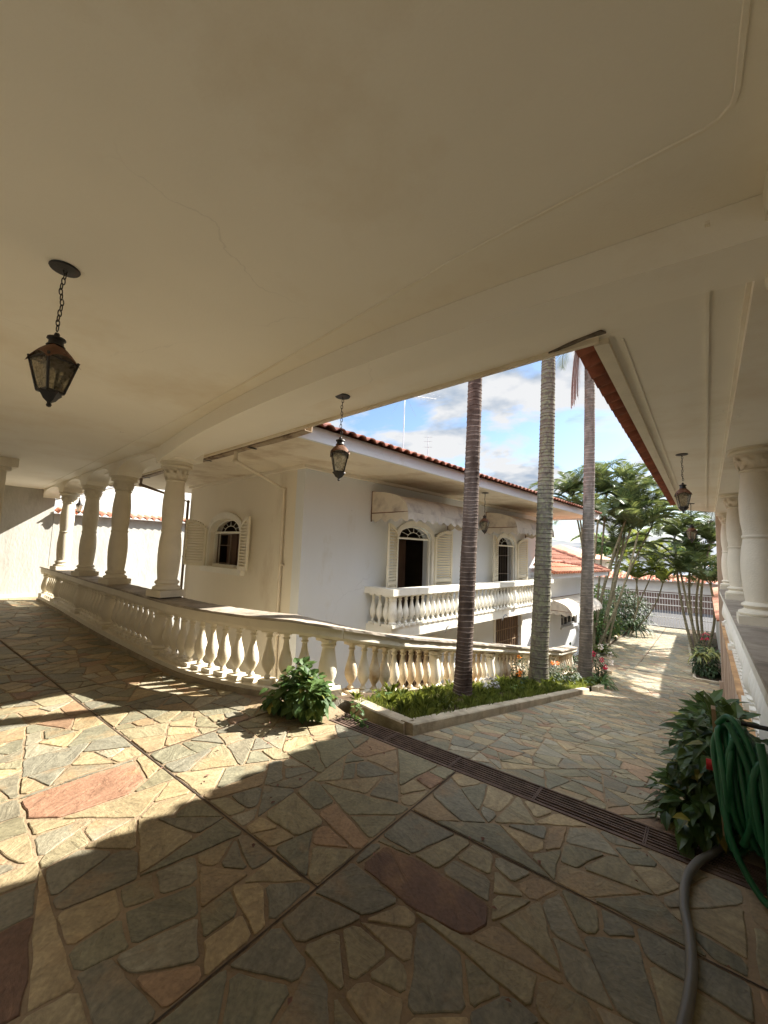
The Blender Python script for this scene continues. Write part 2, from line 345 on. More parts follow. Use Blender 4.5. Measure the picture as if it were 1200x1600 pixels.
def trunkmat(name, c, ring, lichen=None, ringscale=11.0):
    m = bpy.data.materials.new(name); m.use_nodes = True; t = m.node_tree; t.nodes.clear()
    o = N(t, 'ShaderNodeOutputMaterial'); b = N(t, 'ShaderNodeBsdfPrincipled'); L(t, b, 0, o, 0); b.inputs['Roughness'].default_value = .9; b.inputs['Specular IOR Level'].default_value = .15
    tc = N(t, 'ShaderNodeTexCoord')
    n = N(t, 'ShaderNodeTexNoise'); n.inputs['Scale'].default_value = 6; n.inputs['Detail'].default_value = 8; n.inputs['Roughness'].default_value = .7; L(t, tc, 'Object', n, 0)
    r = N(t, 'ShaderNodeValToRGB'); L(t, n, 0, r, 0); r.color_ramp.elements[0].position = .3; r.color_ramp.elements[1].position = .72
    r.color_ramp.elements[0].color = tuple(x*.45 for x in c)+(1,); r.color_ramp.elements[1].color = tuple(min(1, x*1.5) for x in c)+(1,)
    last, lo = r, 0
    if lichen:
        n3 = N(t, 'ShaderNodeTexNoise'); n3.inputs['Scale'].default_value = 16; n3.inputs['Detail'].default_value = 6; L(t, tc, 'Object', n3, 0)
        r3 = N(t, 'ShaderNodeValToRGB'); L(t, n3, 0, r3, 0); r3.color_ramp.elements[0].position = .48; r3.color_ramp.elements[1].position = .58
        mx = N(t, 'ShaderNodeMix', data_type='RGBA'); L(t, r3, 0, mx, 0); L(t, last, lo, mx, 6); mx.inputs[7].default_value = tuple(lichen)+(1,); last, lo = mx, 2
    mp = N(t, 'ShaderNodeMapping'); L(t, tc, 'Object', mp, 0); mp.inputs['Scale'].default_value = (30, 30, 5)
    n2 = N(t, 'ShaderNodeTexNoise'); n2.inputs['Scale'].default_value = 1; n2.inputs['Detail'].default_value = 6; L(t, mp, 0, n2, 0)
    bp = N(t, 'ShaderNodeBump'); bp.inputs['Strength'].default_value = .8; bp.inputs['Distance'].default_value = .012; L(t, n2, 0, bp, 'Height'); L(t, bp, 0, b, 'Normal')
    at = N(t, 'ShaderNodeAttribute', attribute_name='tone')
    sx = N(t, 'ShaderNodeSeparateColor'); L(t, at, 'Color', sx, 0)
    mx = N(t, 'ShaderNodeMix', data_type='RGBA'); L(t, sx, 0, mx, 0); L(t, last, lo, mx, 6); mx.inputs[7].default_value = tuple(ring)+(1,)
    L(t, mx, 2, b, 'Base Color')
    return m
M_['trunk_brown'] = trunkmat('brown_ringed_bark', (.060,.040,.031), (.23,.18,.15))
M_['trunk_lichen'] = trunkmat('lichened_bark', (.125,.11,.085), (.085,.075,.06), (.155,.155,.095))
M_['trunk_grey'] = trunkmat('grey_ringed_bark', (.135,.118,.10), (.28,.25,.215))
M_['cane'] = trunkmat('palm_cane_bark', (.20,.17,.10), (.12,.10,.06))

def stonemat():
    m = bpy.data.materials.new('flagstone'); m.use_nodes = True; t = m.node_tree; t.nodes.clear()
    o = N(t, 'ShaderNodeOutputMaterial'); b = N(t, 'ShaderNodeBsdfPrincipled'); L(t, b, 0, o, 0); b.inputs['Roughness'].default_value = .62; b.inputs['Specular IOR Level'].default_value = .35
    at = N(t, 'ShaderNodeAttribute', attribute_name='tone'); sx = N(t, 'ShaderNodeSeparateColor'); L(t, at, 'Color', sx, 0)
    tc = N(t, 'ShaderNodeTexCoord')
    off = N(t, 'ShaderNodeMath', operation='MULTIPLY'); L(t, sx, 2, off, 0); off.inputs[1].default_value = 37.0
    ang = N(t, 'ShaderNodeMath', operation='MULTIPLY'); L(t, sx, 1, ang, 0); ang.inputs[1].default_value = 6.283
    vr = N(t, 'ShaderNodeVectorRotate', rotation_type='Z_AXIS'); L(t, tc, 'Object', vr, 0); L(t, ang, 0, vr, 'Angle')
    va = N(t, 'ShaderNodeVectorMath', operation='ADD'); L(t, vr, 0, va, 0); L(t, off, 0, va, 1)
    # base colour of the stone
    r = N(t, 'ShaderNodeValToRGB'); L(t, sx, 0, r, 0); cr = r.color_ramp; cr.interpolation = 'CONSTANT'
    cols = [(0,(.215,.215,.165)),(.12,(.30,.275,.19)),(.24,(.215,.215,.18)),(.34,(.35,.30,.20)),(.46,(.25,.24,.17)),(.56,(.40,.33,.21)),(.64,(.225,.215,.17)),(.72,(.32,.255,.17)),(.80,(.28,.27,.215)),(.86,(.34,.24,.16)),(.895,(.26,.175,.12)),(.92,(.36,.34,.27)),(.958,(.33,.20,.145)),(.985,(.165,.10,.072))]
    cr.elements[0].position = 0; cr.elements[0].color = cols[0][1]+(1,)
    cr.elements[1].position = cols[1][0]; cr.elements[1].color = cols[1][1]+(1,)
    for p, c in cols[2:]:
        e = cr.elements.new(p); e.color = c+(1,)
    # streaks
    mp = N(t, 'ShaderNodeMapping'); L(t, va, 0, mp, 0); mp.inputs['Scale'].default_value = (2.6, 6.2, 1)
    n = N(t, 'ShaderNodeTexNoise'); n.inputs['Scale'].default_value = 1.7; n.inputs['Detail'].default_value = 9; n.inputs['Roughness'].default_value = .66; n.inputs['Distortion'].default_value = 1.3; L(t, mp, 0, n, 0)
    rs = N(t, 'ShaderNodeValToRGB'); L(t, n, 0, rs, 0); rs.color_ramp.elements[0].position = .28; rs.color_ramp.elements[0].color = (.68,.66,.63,1); rs.color_ramp.elements[1].position = .72; rs.color_ramp.elements[1].color = (1.28,1.26,1.2,1)
    mu = N(t, 'ShaderNodeMix', data_type='RGBA', blend_type='MULTIPLY'); mu.inputs[0].default_value = 1; L(t, r, 0, mu, 6); L(t, rs, 0, mu, 7)
    # orange iron staining in patches
    n3 = N(t, 'ShaderNodeTexNoise'); n3.inputs['Scale'].default_value = 2.6; n3.inputs['Detail'].default_value = 7; n3.inputs['Roughness'].default_value = .6; L(t, va, 0, n3, 0)
    r3 = N(t, 'ShaderNodeValToRGB'); L(t, n3, 0, r3, 0); r3.color_ramp.elements[0].position = .55; r3.color_ramp.elements[1].position = .78; r3.color_ramp.elements[1].color = (.75,.75,.75,1)
    mo = N(t, 'ShaderNodeMix', data_type='RGBA'); L(t, r3, 0, mo, 0); L(t, mu, 2, mo, 6); mo.inputs[7].default_value = (.40,.25,.12,1)
    # fine speckle
    n4 = N(t, 'ShaderNodeTexNoise'); n4.inputs['Scale'].default_value = 55; n4.inputs['Detail'].default_value = 4; L(t, tc, 'Object', n4, 0)
    r4 = N(t, 'ShaderNodeValToRGB'); L(t, n4, 0, r4, 0); r4.color_ramp.elements[0].position = .3; r4.color_ramp.elements[0].color = (.8,.8,.8,1); r4.color_ramp.elements[1].position = .7; r4.color_ramp.elements[1].color = (1.15,1.15,1.15,1)
    m4 = N(t, 'ShaderNodeMix', data_type='RGBA', blend_type='MULTIPLY'); m4.inputs[0].default_value = 1; L(t, mo, 2, m4, 6); L(t, r4, 0, m4, 7)
    n7 = N(t, 'ShaderNodeTexNoise'); n7.inputs['Scale'].default_value = .9; n7.inputs['Detail'].default_value = 6; n7.inputs['Roughness'].default_value = .65; L(t, tc, 'Object', n7, 0)
    r7 = N(t, 'ShaderNodeValToRGB'); L(t, n7, 0, r7, 0); r7.color_ramp.elements[0].position = .3; r7.color_ramp.elements[0].color = (.76,.71,.64,1); r7.color_ramp.elements[1].position = .62; r7.color_ramp.elements[1].color = (1.12,1.07,1.0,1)
    m7 = N(t, 'ShaderNodeMix', data_type='RGBA', blend_type='MULTIPLY'); m7.inputs[0].default_value = 1; L(t, m4, 2, m7, 6); L(t, r7, 0, m7, 7)
    L(t, m7, 2, b, 'Base Color')
    ad = N(t, 'ShaderNodeMath', operation='ADD'); L(t, n, 0, ad, 0)
    ms = N(t, 'ShaderNodeMath', operation='MULTIPLY'); L(t, n4, 0, ms, 0); ms.inputs[1].default_value = .22; L(t, ms, 0, ad, 1)
    bp = N(t, 'ShaderNodeBump'); bp.inputs['Strength'].default_value = .8; bp.inputs['Distance'].default_value = .016; L(t, ad, 0, bp, 'Height'); L(t, bp, 0, b, 'Normal')
    rr = N(t, 'ShaderNodeMapRange'); L(t, n, 0, rr, 0); rr.inputs[3].default_value = .45; rr.inputs[4].default_value = .75; L(t, rr, 0, b, 'Roughness')
    return m
M_['stone'] = stonemat()
M_['grout'] = mat('sandy_mortar', (.29,.215,.135), .95, .25, 3, .9, 45, stain=(.16,.11,.07), stain_scale=1.2, stain_lo=.5, stain_hi=.7)

# ------------------------------------------------------------------ ground profile
def gz(y):
    if y < 3.1: return 0.0
    if y < 12: return -.185*(y-3.1)
    if y < 16: return -1.6465-.1*(y-12)
    return -2.0465-.02*(min(y, 60)-16)

# ------------------------------------------------------------------ flagstones
def inset_poly(P, g):
    n = len(P); out = []
    for i in range(n):
        a, b, c = P[i-1], P[i], P[(i+1) % n]
        d1 = (b-a).normalized(); d2 = (c-b).normalized()
        n1 = Vector((-d1.y, d1.x)); n2 = Vector((-d2.y, d2.x))
        k = 1 + n1.dot(n2)
        if k < .15: k = .15
        out.append(b + (n1+n2)*(g/k))
    return out
def area(P): return .5*sum(P[i-1].x*P[i].y - P[i].x*P[i-1].y for i in range(len(P)))
def cutpoly(P, p, d):
    nrm = Vector((-d.y, d.x)); A = []; B = []
    n = len(P)
    for i in range(n):
        a = P[i]; b = P[(i+1) % n]; sa = (a-p).dot(nrm); sb = (b-p).dot(nrm)
        if sa >= 0: A.append(a)
        if sa <= 0: B.append(a)
        if sa*sb < 0:
            x = a + (b-a)*(sa/(sa-sb)); A.append(x); B.append(x)
    return A, B
def subdivide(P, target, rg):
    st = [P]; out = []
    while st:
        p = st.pop(); ar = abs(area(p))
        if ar < 1e-4: continue
        c = sum(p, Vector((0, 0)))/len(p)
        if ar < target*(.55+1.3*rg.random()**1.5): out.append(p); continue
        sxx = sum((q.x-c.x)**2 for q in p); syy = sum((q.y-c.y)**2 for q in p); sxy = sum((q.x-c.x)*(q.y-c.y) for q in p)
        th = .5*math.atan2(2*sxy, sxx-syy) + math.pi/2 + rg.gauss(0, .42)
        d = Vector((math.cos(th), math.sin(th))); r_ = math.sqrt(ar)
        q = c + Vector((rg.uniform(-.16, .16), rg.uniform(-.16, .16)))*r_
        A, B = cutpoly(p, q, d)
        if len(A) < 3 or len(B) < 3 or min(abs(area(A)), abs(area(B))) < .18*ar:
            A, B = cutpoly(p, c, Vector((math.cos(th+.3), math.sin(th+.3))))
        st += [A, B]
    return out
def lay(mb, P, rg, zf, g=.011, tone=None, seg=.05, dark=None):
    if area(P) < 0: P = P[::-1]
    a = area(P)
    g = g*rg.uniform(.6, 1.35)
    Q = inset_poly(P, g)
    if area(Q) < .25*a or area(Q) <= 0: return
    # cut corners off
    C = []
    n = len(Q)
    for i in range(n):
        p0, p1, p2 = Q[i-1], Q[i], Q[(i+1) % n]
        l1 = (p0-p1).length; l2 = (p2-p1).length; k = rg.uniform(.004, .03)
        C.append(p1 + (p0-p1).normalized()*min(k, l1*.3)); C.append(p1 + (p2-p1).normalized()*min(k, l2*.3))
    D = []
    off = Vector((rg.uniform(0, 99), rg.uniform(0, 99), 0))
    for i in range(len(C)):
        p, q = C[i], C[(i+1) % len(C)]; l = (q-p).length; m = max(1, int(l/seg)); nn = Vector((-(q-p).y, (q-p).x)).normalized() if l > 0 else Vector((0, 0))
        for k in range(m):
            x = p + (q-p)*(k/m)
            j = mnoise.noise(Vector((x.x*7, x.y*7, 0)) + off)*.010 + mnoise.noise(Vector((x.x*22, x.y*22, 3)) + off)*.005
            D.append(x + nn*j)
    dz = rg.uniform(-.0015, .0025)
    tilt = (rg.uniform(-.006, .006), rg.uniform(-.006, .006)); c = sum(D, Vector((0, 0)))/len(D)
    n = len(D); vs = []
    E = []
    for i in range(n):
        v = (c-D[i]); l = v.length or 1
        E.append(D[i] + v*(min(.005, l*.3)/l))
    for p in E: vs.append((p.x, p.y, zf(p.y)+.0055+dz+(p.x-c.x)*tilt[0]+(p.y-c.y)*tilt[1]))
    for p in D: vs.append((p.x, p.y, zf(p.y)+.003+dz))
    for p in D: vs.append((p.x, p.y, zf(p.y)-.008))
    fs = [tuple(range(n))] + [(n+i, n+(i+1) % n, (i+1) % n, i) for i in range(n)] + [(2*n+i, 2*n+(i+1) % n, n+(i+1) % n, n+i) for i in range(n)]
    t = tone if tone is not None else rg.random()*.957
    mb.add(vs, fs, (t, rg.random(), rg.random(), 1))
rg = random.Random(21)
V2 = lambda x, y: Vector((x, y))
pave = MB(); pave.col = []
def guillotine(P, rect):
    """cut the panel along a special stone's four sides; returns the rest pieces"""
    rest = []; cur = P
    n = len(rect)
    order = list(range(n))
    for i in order:
        a, b = rect[i], rect[(i+1) % n]; A, B = cutpoly(cur, a, (b-a).normalized())
        # rect is ccw: inside is left of each edge -> A
        if len(B) >= 3: rest.append(B)
        cur = A
        if len(cur) < 3: return rest, None
    return rest, cur
pink = [V2(-3.36,.76), V2(-3.10,.74), V2(-2.97,.86), V2(-2.93,1.22), V2(-3.02,1.36), V2(-3.34,1.41), V2(-3.37,1.1)]
redd = [V2(-1.44,1.73), V2(-1.1,1.69), V2(-.84,1.73), V2(-.79,1.84), V2(-.83,1.95), V2(-1.25,1.97), V2(-1.43,1.93)]
specials = [(pink, .965), (redd, .99), ([V2(-2.35,.02), V2(-1.95,-.02), V2(-1.85,.5), V2(-2.3,.62)], .99)]
xs = [-14.55, -12.9, -11.0, -9.15, -7.3, -5.4, -3.39, -1.50, .1, 1.8, 3.1]
ys = [-3.2, -1.6, .0, 1.50, 2.885]
def court_z(y): return 0.0
for i in range(len(xs)-1):
    ys = [-3.2, -1.6, .0, 1.50, 2.885] if xs[i] < -1.6 else [-3.2, -1.6, -.1, 2.28, 2.885]
    for j in range(len(ys)-1):
        x0, x1, y0, y1 = xs[i]+.008, xs[i+1]-.008, ys[j]+.008, ys[j+1]-.008
        if j == 3 and x0 < -5: y1 = 2.7
        if j == 3 and x1 < -8.9: y1 = 2.95
        panel = [V2(x0, y0), V2(x1, y0), V2(x1, y1), V2(x0, y1)]
        parts = [panel]
        for rect, tn in specials:
            c = sum(rect, Vector((0, 0)))/len(rect)
            if x0 < c.x < x1 and y0 < c.y < y1:
                new = []
                for p in parts:
                    rest, cur = guillotine(p, rect); 
                    if cur and abs(area(cur)) > .02 and (sum(cur, Vector((0,0)))/len(cur)-c).length < .2:
                        lay(pave, cur, rg, court_z, .009, tn, .03); new += rest
                    else: new.append(p)
                parts = new
        near = x1 > -5.6 and y1 > -.5
        for p in parts:
            if abs(area(p)) < .004: continue
            for q in subdivide(p, .062 if near else .11, rg):
                lay(pave, q, rg, court_z, .0075 if near else .008, None, .035 if near else .12)
# strip between drain and slope + driveway
drive = [( -2.08, 3.115, .22, 4.6), (-2.08, 4.61, .22, 7.4), (-2.08, 7.41, .2, 12.4), (-2.5, 12.42, .2, 16.45), (-2.02, 16.53, .2, 23), (-2.02, 23.01, .4, 30.3), (-3.55, 16.53, -2.05, 23), (-3.75, 23.01, -2.05, 30.3)]
for x0, y0, x1, y1 in drive:
    for q in subdivide([V2(x0, y0), V2(x1, y0), V2(x1, y1), V2(x0, y1)], .045 if y0 < 8 else .06, rg):
        lay(pave, q, rg, gz, .0055, None, .06 if y0 < 7 else .15)
pv = pave.build('flagstone_paving', M_['stone']); tag(pv, kind='structure')
pv.data.polygons.foreach_set('use_smooth', [False]*len(pv.data.polygons))
# mortar beds and masses below
rail_raw = spline([(-13.7,3.16),(-11.4,3.03),(-8.8,2.83),(-7.2,2.74),(-5.5,2.68),(-4.8,2.72),(-4.15,2.87),(-3.64,3.14),(-3.38,3.58),(-3.3,4.15),(-3.3,6),(-3.3,9),(-3.3,13.6)], 10)
court = MB()
edge = [(p.x, p.y) for p in rail_raw if p.y < 3.6 and p.x < -3.3]
poly = [(3.2,-30),(3.2,2.885),(-2.85,2.885),(-2.85,3.12),(-3.35,3.3)] + edge[::-1] + [(-14.7,3.3),(-14.7,-30)]
court.prism(poly, -2.85, 0.0); tag(court.build('court_ground', M_['grout']), kind='structure')
jm = MB()
def jline(a, b, w_=.0042, zf=lambda y: 0):
    a = V2(*a); b = V2(*b); d = (b-a).normalized(); nn = V2(-d.y, d.x); n = max(2, int((b-a).length/.25)); vs = []
    for k in range(n+1):
        p = a+(b-a)*(k/n)+nn*mnoise.noise(Vector((k*.7, a.x, a.y)))*.004; w2 = w_*(1+.5*mnoise.noise(Vector((k*.9, 3, a.x))))
        for sg in (-1, 1): q_ = p+nn*w2*sg; vs.append((q_.x, q_.y, zf(q_.y)+.004))
    jm.add(vs, [(2*k, 2*k+1, 2*k+3, 2*k+2) for k in range(n)])
for x in (-11.0,-7.3,-5.4,-3.39,-1.5): jline((x, -1.5 if x > -2 else 1.5), (x, 2.88 if x > -5 else 2.62))
jline((-13.6, 1.5), (-1.5, 1.5)); jline((-1.5, 2.28), (3.0, 2.28))
jline((-2.0, 18), (-2.0, 30), .012, lambda y: gz(y)+.004); jline((-2.5, 16.49), (.2, 16.49), .02, lambda y: gz(y)+.004)
tag(jm.build('expansion_joints', mat('joint_filler', (.075,.055,.04), .95, .3, 8)), kind='structure')
dr = MB(); yy = [3.12+.6*k for k in range(46)]; pl = [(-2.0, y) for y in yy]
dr.add([(x, y, gz(y)) for y in yy for x in (-2.13, .26)], [(2*i, 2*i+1, 2*i+3, 2*i+2) for i in range(len(yy)-1)])
yz = [12.4+.6*k for k in range(31)]
o_ = len(dr.v)
dr.add([(x, y, gz(y)-.001) for y in yz for x in (-3.85, -2.131)], [(2*i, 2*i+1, 2*i+3, 2*i+2) for i in range(len(yz)-1)])
dr.add([(x, 3.12, z) for x in (-2.13, .26) for z in (0, -2.9)], [(0,1,3,2)])
tag(dr.build('driveway_bed', M_['grout']), kind='structure')
m = MB(); m.add([(-40,-40,.006),(40,-40,.006),(40,-3.3,.006),(-40,-3.3,.006)], [(0,1,2,3)]); tag(m.build('bounce_terrace', mat('bounce_paving', (.19,.175,.15), .9)), kind='structure')  # unseen paving added behind the porch to bounce sunlight up to the ceiling
g = MB(); g.add([(-500,-500,-2.9),(500,-500,-2.9),(500,1500,-2.9),(-500,1500,-2.9)], [(0,1,2,3)])
tag(g.build('ground', M_['ground']), kind='structure')
g = MB(); g.add([(-60,30.9,-2.345),(60,30.9,-2.345),(60,41,-2.345),(-60,41,-2.345)], [(0,1,2,3)]); tag(g.build('street', M_['asph']), kind='structure')
g = MB(); g.box((-8,3.4,-2.9), (-3.45,40,-2.55)); tag(g.build('garden_path', M_['ground']), kind='structure')

t = thing('rear_wall', 'tall dark unseen wall added behind the porch to block sky light', 'wall', (-6, -8, 0))  # added out of view to keep sky light from behind off the porch
m = MB(); m.box((-30,-9,-.02), (14,-6.6,7.5)); m.build('sky_blocker', mat('dark_blocker', (.045,.04,.035), .9, .3, 8, .6, 20), t)
# ------------------------------------------------------------------ drain grate
t = thing('drain_grate', 'long rusty slotted drain grate crossing the paved court before the slope', 'drain grate', (-1.2, 3.0, 0))
m = MB(); m.box((-2.84,2.89,-.12), (1.6,3.11,-.06)); m.build('pit_floor', M_['pit'], t)
m = MB()
m.box((-2.84,2.888,-.05), (1.6,2.900,.006)); m.box((-2.84,3.100,-.05), (1.6,3.112,.006)); m.build('frame', M_['grate'], t)
m = MB()
for k in range(7):
    y = 2.917+k*.0277; x = -2.82
    while x < 1.5:
        m.box((x, y-.0055, -.022), (x+.618, y+.0055, .001+rnd.uniform(-.002,.002))); x += .625
for k in range(8):
    x = -2.20+.625*k - .004
    m.box((x-.008, 2.901, -.02), (x-.001, 3.099, .003)); m.box((x+.003, 2.901, -.02), (x+.010, 3.099, .003))
m.build('grating', M_['grate'], t)

# ------------------------------------------------------------------ baluster shapes
def bal_profile(h, r):
    P = [(.30,.085),(.46,.10),(.52,.115),(.46,.135),(.34,.15),(.30,.175),(.42,.205),(.74,.27),(.95,.34),(1.0,.40),(.95,.47),(.80,.55),(.60,.64),(.46,.72),(.38,.79),(.36,.83),(.50,.845),(.54,.86),(.50,.875),(.40,.885),(.44,.91),(.60,.935),(.60,.95)]
    return [(a*r*1.0, z*h) for a, z in P]
def baluster_mb(h, r, n=14):
    m = MB(); m.sm = False
    s_ = r*.98
    m.box((-s_, -s_, 0), (s_, s_, .075*h)); m.box((-s_*.9, -s_*.9, .95*h), (s_*.9, s_*.9, h))
    m.sm = True
    m.lathe([(s_*.8, .072*h)] + bal_profile(h, r), n=n)
    return m
def post_mb(h, r):
    m = MB(); s_ = r*1.05
    m.box((-s_, -s_, 0), (s_, s_, .10*h)); m.box((-s_*.95, -s_*.95, .95*h), (s_*.95, s_*.95, h))
    m.sm = True
    P = [(.62,.09),(.80,.115),(.84,.135),(.74,.155),(.66,.175),(.74,.21),(.90,.27),(1.0,.36),(1.0,.44),(.93,.54),(.83,.64),(.74,.74),(.69,.80),(.69,.83),(.82,.845),(.84,.87),(.78,.885),(.74,.90),(.90,.93),(.90,.95)]
    m.lathe([(a*r, z*h) for a, z in P], n=20)
    return m
def mesh_only(mb, name, mt, smooth=35):
    o = mb.build(name, mt, None, smooth); me = o.data; bpy.data.objects.remove(o); return me
def inst(name, me, parent, loc, rz=0, sc_=(1,1,1)):
    o = bpy.data.objects.new(name, me); COL.objects.link(o); o.parent = parent
    inv = parent.matrix_basis.inverted() if parent.parent is None else (parent.parent.matrix_basis @ parent.matrix_basis).inverted()
    o.matrix_basis = inv @ Matrix.Translation(Vector(loc)) @ Matrix.Rotation(rz, 4, 'Z') @ Matrix.Diagonal((*sc_, 1))
    return o

# ------------------------------------------------------------------ curved left balustrade
def zbase(p):
    if p.x < -3.45 and p.y < 2.95: b = .13
    else: b = None
    y = p.y if p.x > -5.0 else 0
    g_ = gz(y) if y > 3.1 else 0
    t_ = max(0, min(1, (y-2.66)/1.7)) if p.x > -4.9 else 0
    k_ = max(0, min(1, (p.x+7.5)/2.5)); k_ = k_*k_*(3-2*k_)
    return (.13-.025*k_)*(1-t_) + g_ + .012*t_
flat = [p for p in rail_raw if p.y < 3.55 or p.x < -3.6]
ramp = [p for p in rail_raw if p not in flat]; ramp = [flat[-1]] + ramp
def rail_parts(root, path, cap_mat, rail_mat, base_mat, zb, hb=.59, w2=.135, mould=True):
    P = [(p.x, p.y) for p in path]
    m = MB(); m.sweep(P, lambda k: [(-w2, zb(path[k])+hb+.002), (w2, zb(path[k])+hb+.002), (w2+.02, zb(path[k])+hb+.035), (w2+.02, zb(path[k])+hb+.125), (-w2-.02, zb(path[k])+hb+.125), (-w2-.02, zb(path[k])+hb+.035)])
    m.build('rail', rail_mat, root)
    m = MB(); rr = random.Random(3)
    fine = resample(path, .06)
    F = [(p.x, p.y) for p in fine]
    def cp(k):
        e1_ = .185+mnoise.noise(Vector((k*.35, 0, 1)))*.010; e2_ = .185+mnoise.noise(Vector((k*.35, 5, 1)))*.010
        z = zb(fine[k])+hb+.127; d = .0 if k % 9 else -.004
        return [(-e1_, z), (e1_, z), (e2_, z+.028+d), (-e2_, z+.028+d)]
    m.sweep(F, cp); m.build('stone_cap', cap_mat, root)
    m = MB(); m.sweep(P, lambda k: [(-.15, -2.85), (.15, -2.85), (.15, zb(path[k])-.001), (-.15, zb(path[k])-.001)])
    m.build('base_wall', base_mat, root)
BAL = mesh_only(baluster_mb(.59, .076), 'baluster', M_['cast'])
BALW = mesh_only(baluster_mb(.59, .076), 'baluster_w', M_['castold'])
POST = mesh_only(post_mb(.59, .135), 'post', M_['cast'])
POSTS = mesh_only(post_mb(.59, .105), 'post', M_['cast'])
t = thing('curved_balustrade', 'cream balustrade with stone cap curving round the shaded court under four columns', 'balustrade', (-6, 2.7, 0))
rail_parts(t, flat, M_['cap'], M_['cast'], M_['cast'], zbase)
m = MB(); m.sweep([(p.x, p.y) for p in flat], lambda k: [(-.185, -.02), (-.151, -.02), (-.151, .055), (-.175, .055)]); m.build('base_band', M_['dirty'], t)
colx = [(-5.90, 2.69), (-8.08, 2.80), (-10.1, 2.94), (-12.15, 3.06)]
sp = resample(flat, .205)
postpos = [Vector(c) for c in colx] + [Vector((-13.55, 3.14)), flat[-3]]
used_posts = []
for pp in postpos:
    q = min(flat, key=lambda a: (a-pp).length)
    inst('post', POST if pp.x < -5 else POSTS, t, (q.x, q.y, zbase(q))); used_posts.append(q)
for i, p in enumerate(sp):
    if min((p-q).length for q in used_posts) < .17: continue
    d = sp[min(i+1, len(sp)-1)]-sp[max(i-1, 0)]
    inst('baluster', BAL, t, (p.x, p.y, zbase(p)), math.atan2(d.y, d.x))
t = thing('sloping_balustrade', 'weathered cream balustrade running down the slope behind the grassy planter', 'balustrade', (-3.3, 8, -1))
rail_parts(t, ramp, M_['cap'], M_['cast'], M_['castold'], zbase)
sp = resample(ramp, .2); used_posts = []
for y in (5.55, 7.6, 9.6, 11.6, 13.4):
    inst('post', POSTS, t, (-3.3, y, gz(y)+.0)); used_posts.append(Vector((-3.3, y)))
for i, p in enumerate(sp[1:]):
    if used_posts and min((p-q).length for q in used_posts) < .15: continue
    inst('baluster', BALW if rnd.random() < .75 else BAL, t, (p.x, p.y, zbase(p)), math.pi/2)

# ------------------------------------------------------------------ columns
def column_meshes(H_=1.9):
    k = H_/1.9
    b = MB(); b.box((-.20,-.20,0), (.20,.20,.09)); b.sm = True
    b.lathe([(.165,.088),(.19,.095),(.198,.115),(.190,.135),(.165,.145),(.150,.158),(.150,.17),(.165,.180),(.172,.195),(.165,.212),(.150,.222),(.140,.232)], n=32)
    s = MB(); s.sm = True
    s.lathe([(.136,.231),(.139,.26),(.150,.36),(.157,.47),(.161,.57),(.159,.67),(.152,.78),(.141,.86),(.135,.905),(.143,.912),(.144,.925),(.143,.938),(.135,.944),(.136,.99),(.148,1.08),(.153,1.18),(.154,1.26),(.153,1.36),(.143,1.47),(.133,1.56),(.128,1.612),(.128,1.632)], n=32)
    c = MB(); c.sm = True
    c.lathe([(.128,1.630),(.142,1.636),(.147,1.648),(.142,1.660),(.130,1.666),(.132,1.70),(.145,1.76),(.170,1.805),(.185,1.822)], n=32)
    c.lathe([(.185,1.823),(.215,1.83),(.225,1.845),(.222,1.862),(.208,1.872),(.215,1.885),(.235,1.893),(.235,1.915)], n=40)
    # acanthus leaves
    for ring, (z0, hh, r0, nn, ph) in enumerate(((1.668,.105,.136,10,0), (1.70,.115,.146,10,math.pi/10))):
        for i in range(nn):
            a = 2*math.pi*i/nn+ph; vs = []; rows = 6
            for j in range(rows+1):
                u = j/rows; z = z0+hh*u - (.03*max(0, u-.8)/.2); rad = r0+.012+.045*u**2.2 + (.012 if u > .85 else 0)
                wd = .036*math.sin(math.pi*(.18+.75*u))*1.1
                for e in (-1, -.5, 0, .5, 1):
                    an = a+e*wd/rad; rr_ = rad+.010*(1-abs(e))*(1 if e else .4)
                    vs.append((rr_*math.cos(an), rr_*math.sin(an), z))
            fs = [(j*5+q, j*5+q+1, (j+1)*5+q+1, (j+1)*5+q) for j in range(rows) for q in range(4)]
            c.add(vs, fs)
    out = []
    for nm, mb, sm in (('column_base', b, 40), ('shaft', s, 50), ('capital', c, 45)):
        mb.v = [(x, y, z*k) for x, y, z in mb.v]; out.append((nm, mb, sm))
    return out
protoc = None
labs = ['bulging white column nearest the camera on the curved balustrade', 'second bulging column from the camera along the curved balustrade', 'third bulging column from the camera along the curved balustrade', 'far bulging column on the curved balustrade, sunlit near the rough end wall']
for i, (x, y) in enumerate(colx):
    if protoc is None:
        protoc = thing('column', labs[0], 'column', (x, y, .875), R(5), 'bulging columns on the curved balustrade')
        for nm, mb, sm in column_meshes(): mb.build(nm, M_['cast'], protoc, sm, world=False)
    else:
        c = copy_tree(protoc, labs[i], (x, y, .875)); c.scale = (.91, .91, .972)
protoc.scale = (.91, .91, .972)
rl = ['bulging cream column on the right parapet, next to the coiled green hose', 'middle white column of the far row on the right parapet', 'farthest slim-looking white column on the right parapet']
rc = [(.457, 5.9), (.457, 9.6), (.457, 13.2)]
for i, (x, y) in enumerate(rc):
    c = copy_tree(protoc, rl[i], (x, y, .985)); c['group'] = 'bulging columns on the right parapet'; c.rotation_euler = (0,0,0)
    c.scale = (1.06, 1.06, .985)
c = copy_tree(protoc, 'column at the right edge with only its scrolled capital in view', (.47, 2.18, .985)); c['group'] = 'bulging columns on the right parapet'; c.rotation_euler = (0,0,0); c.scale = (1.1,1.1,.962)

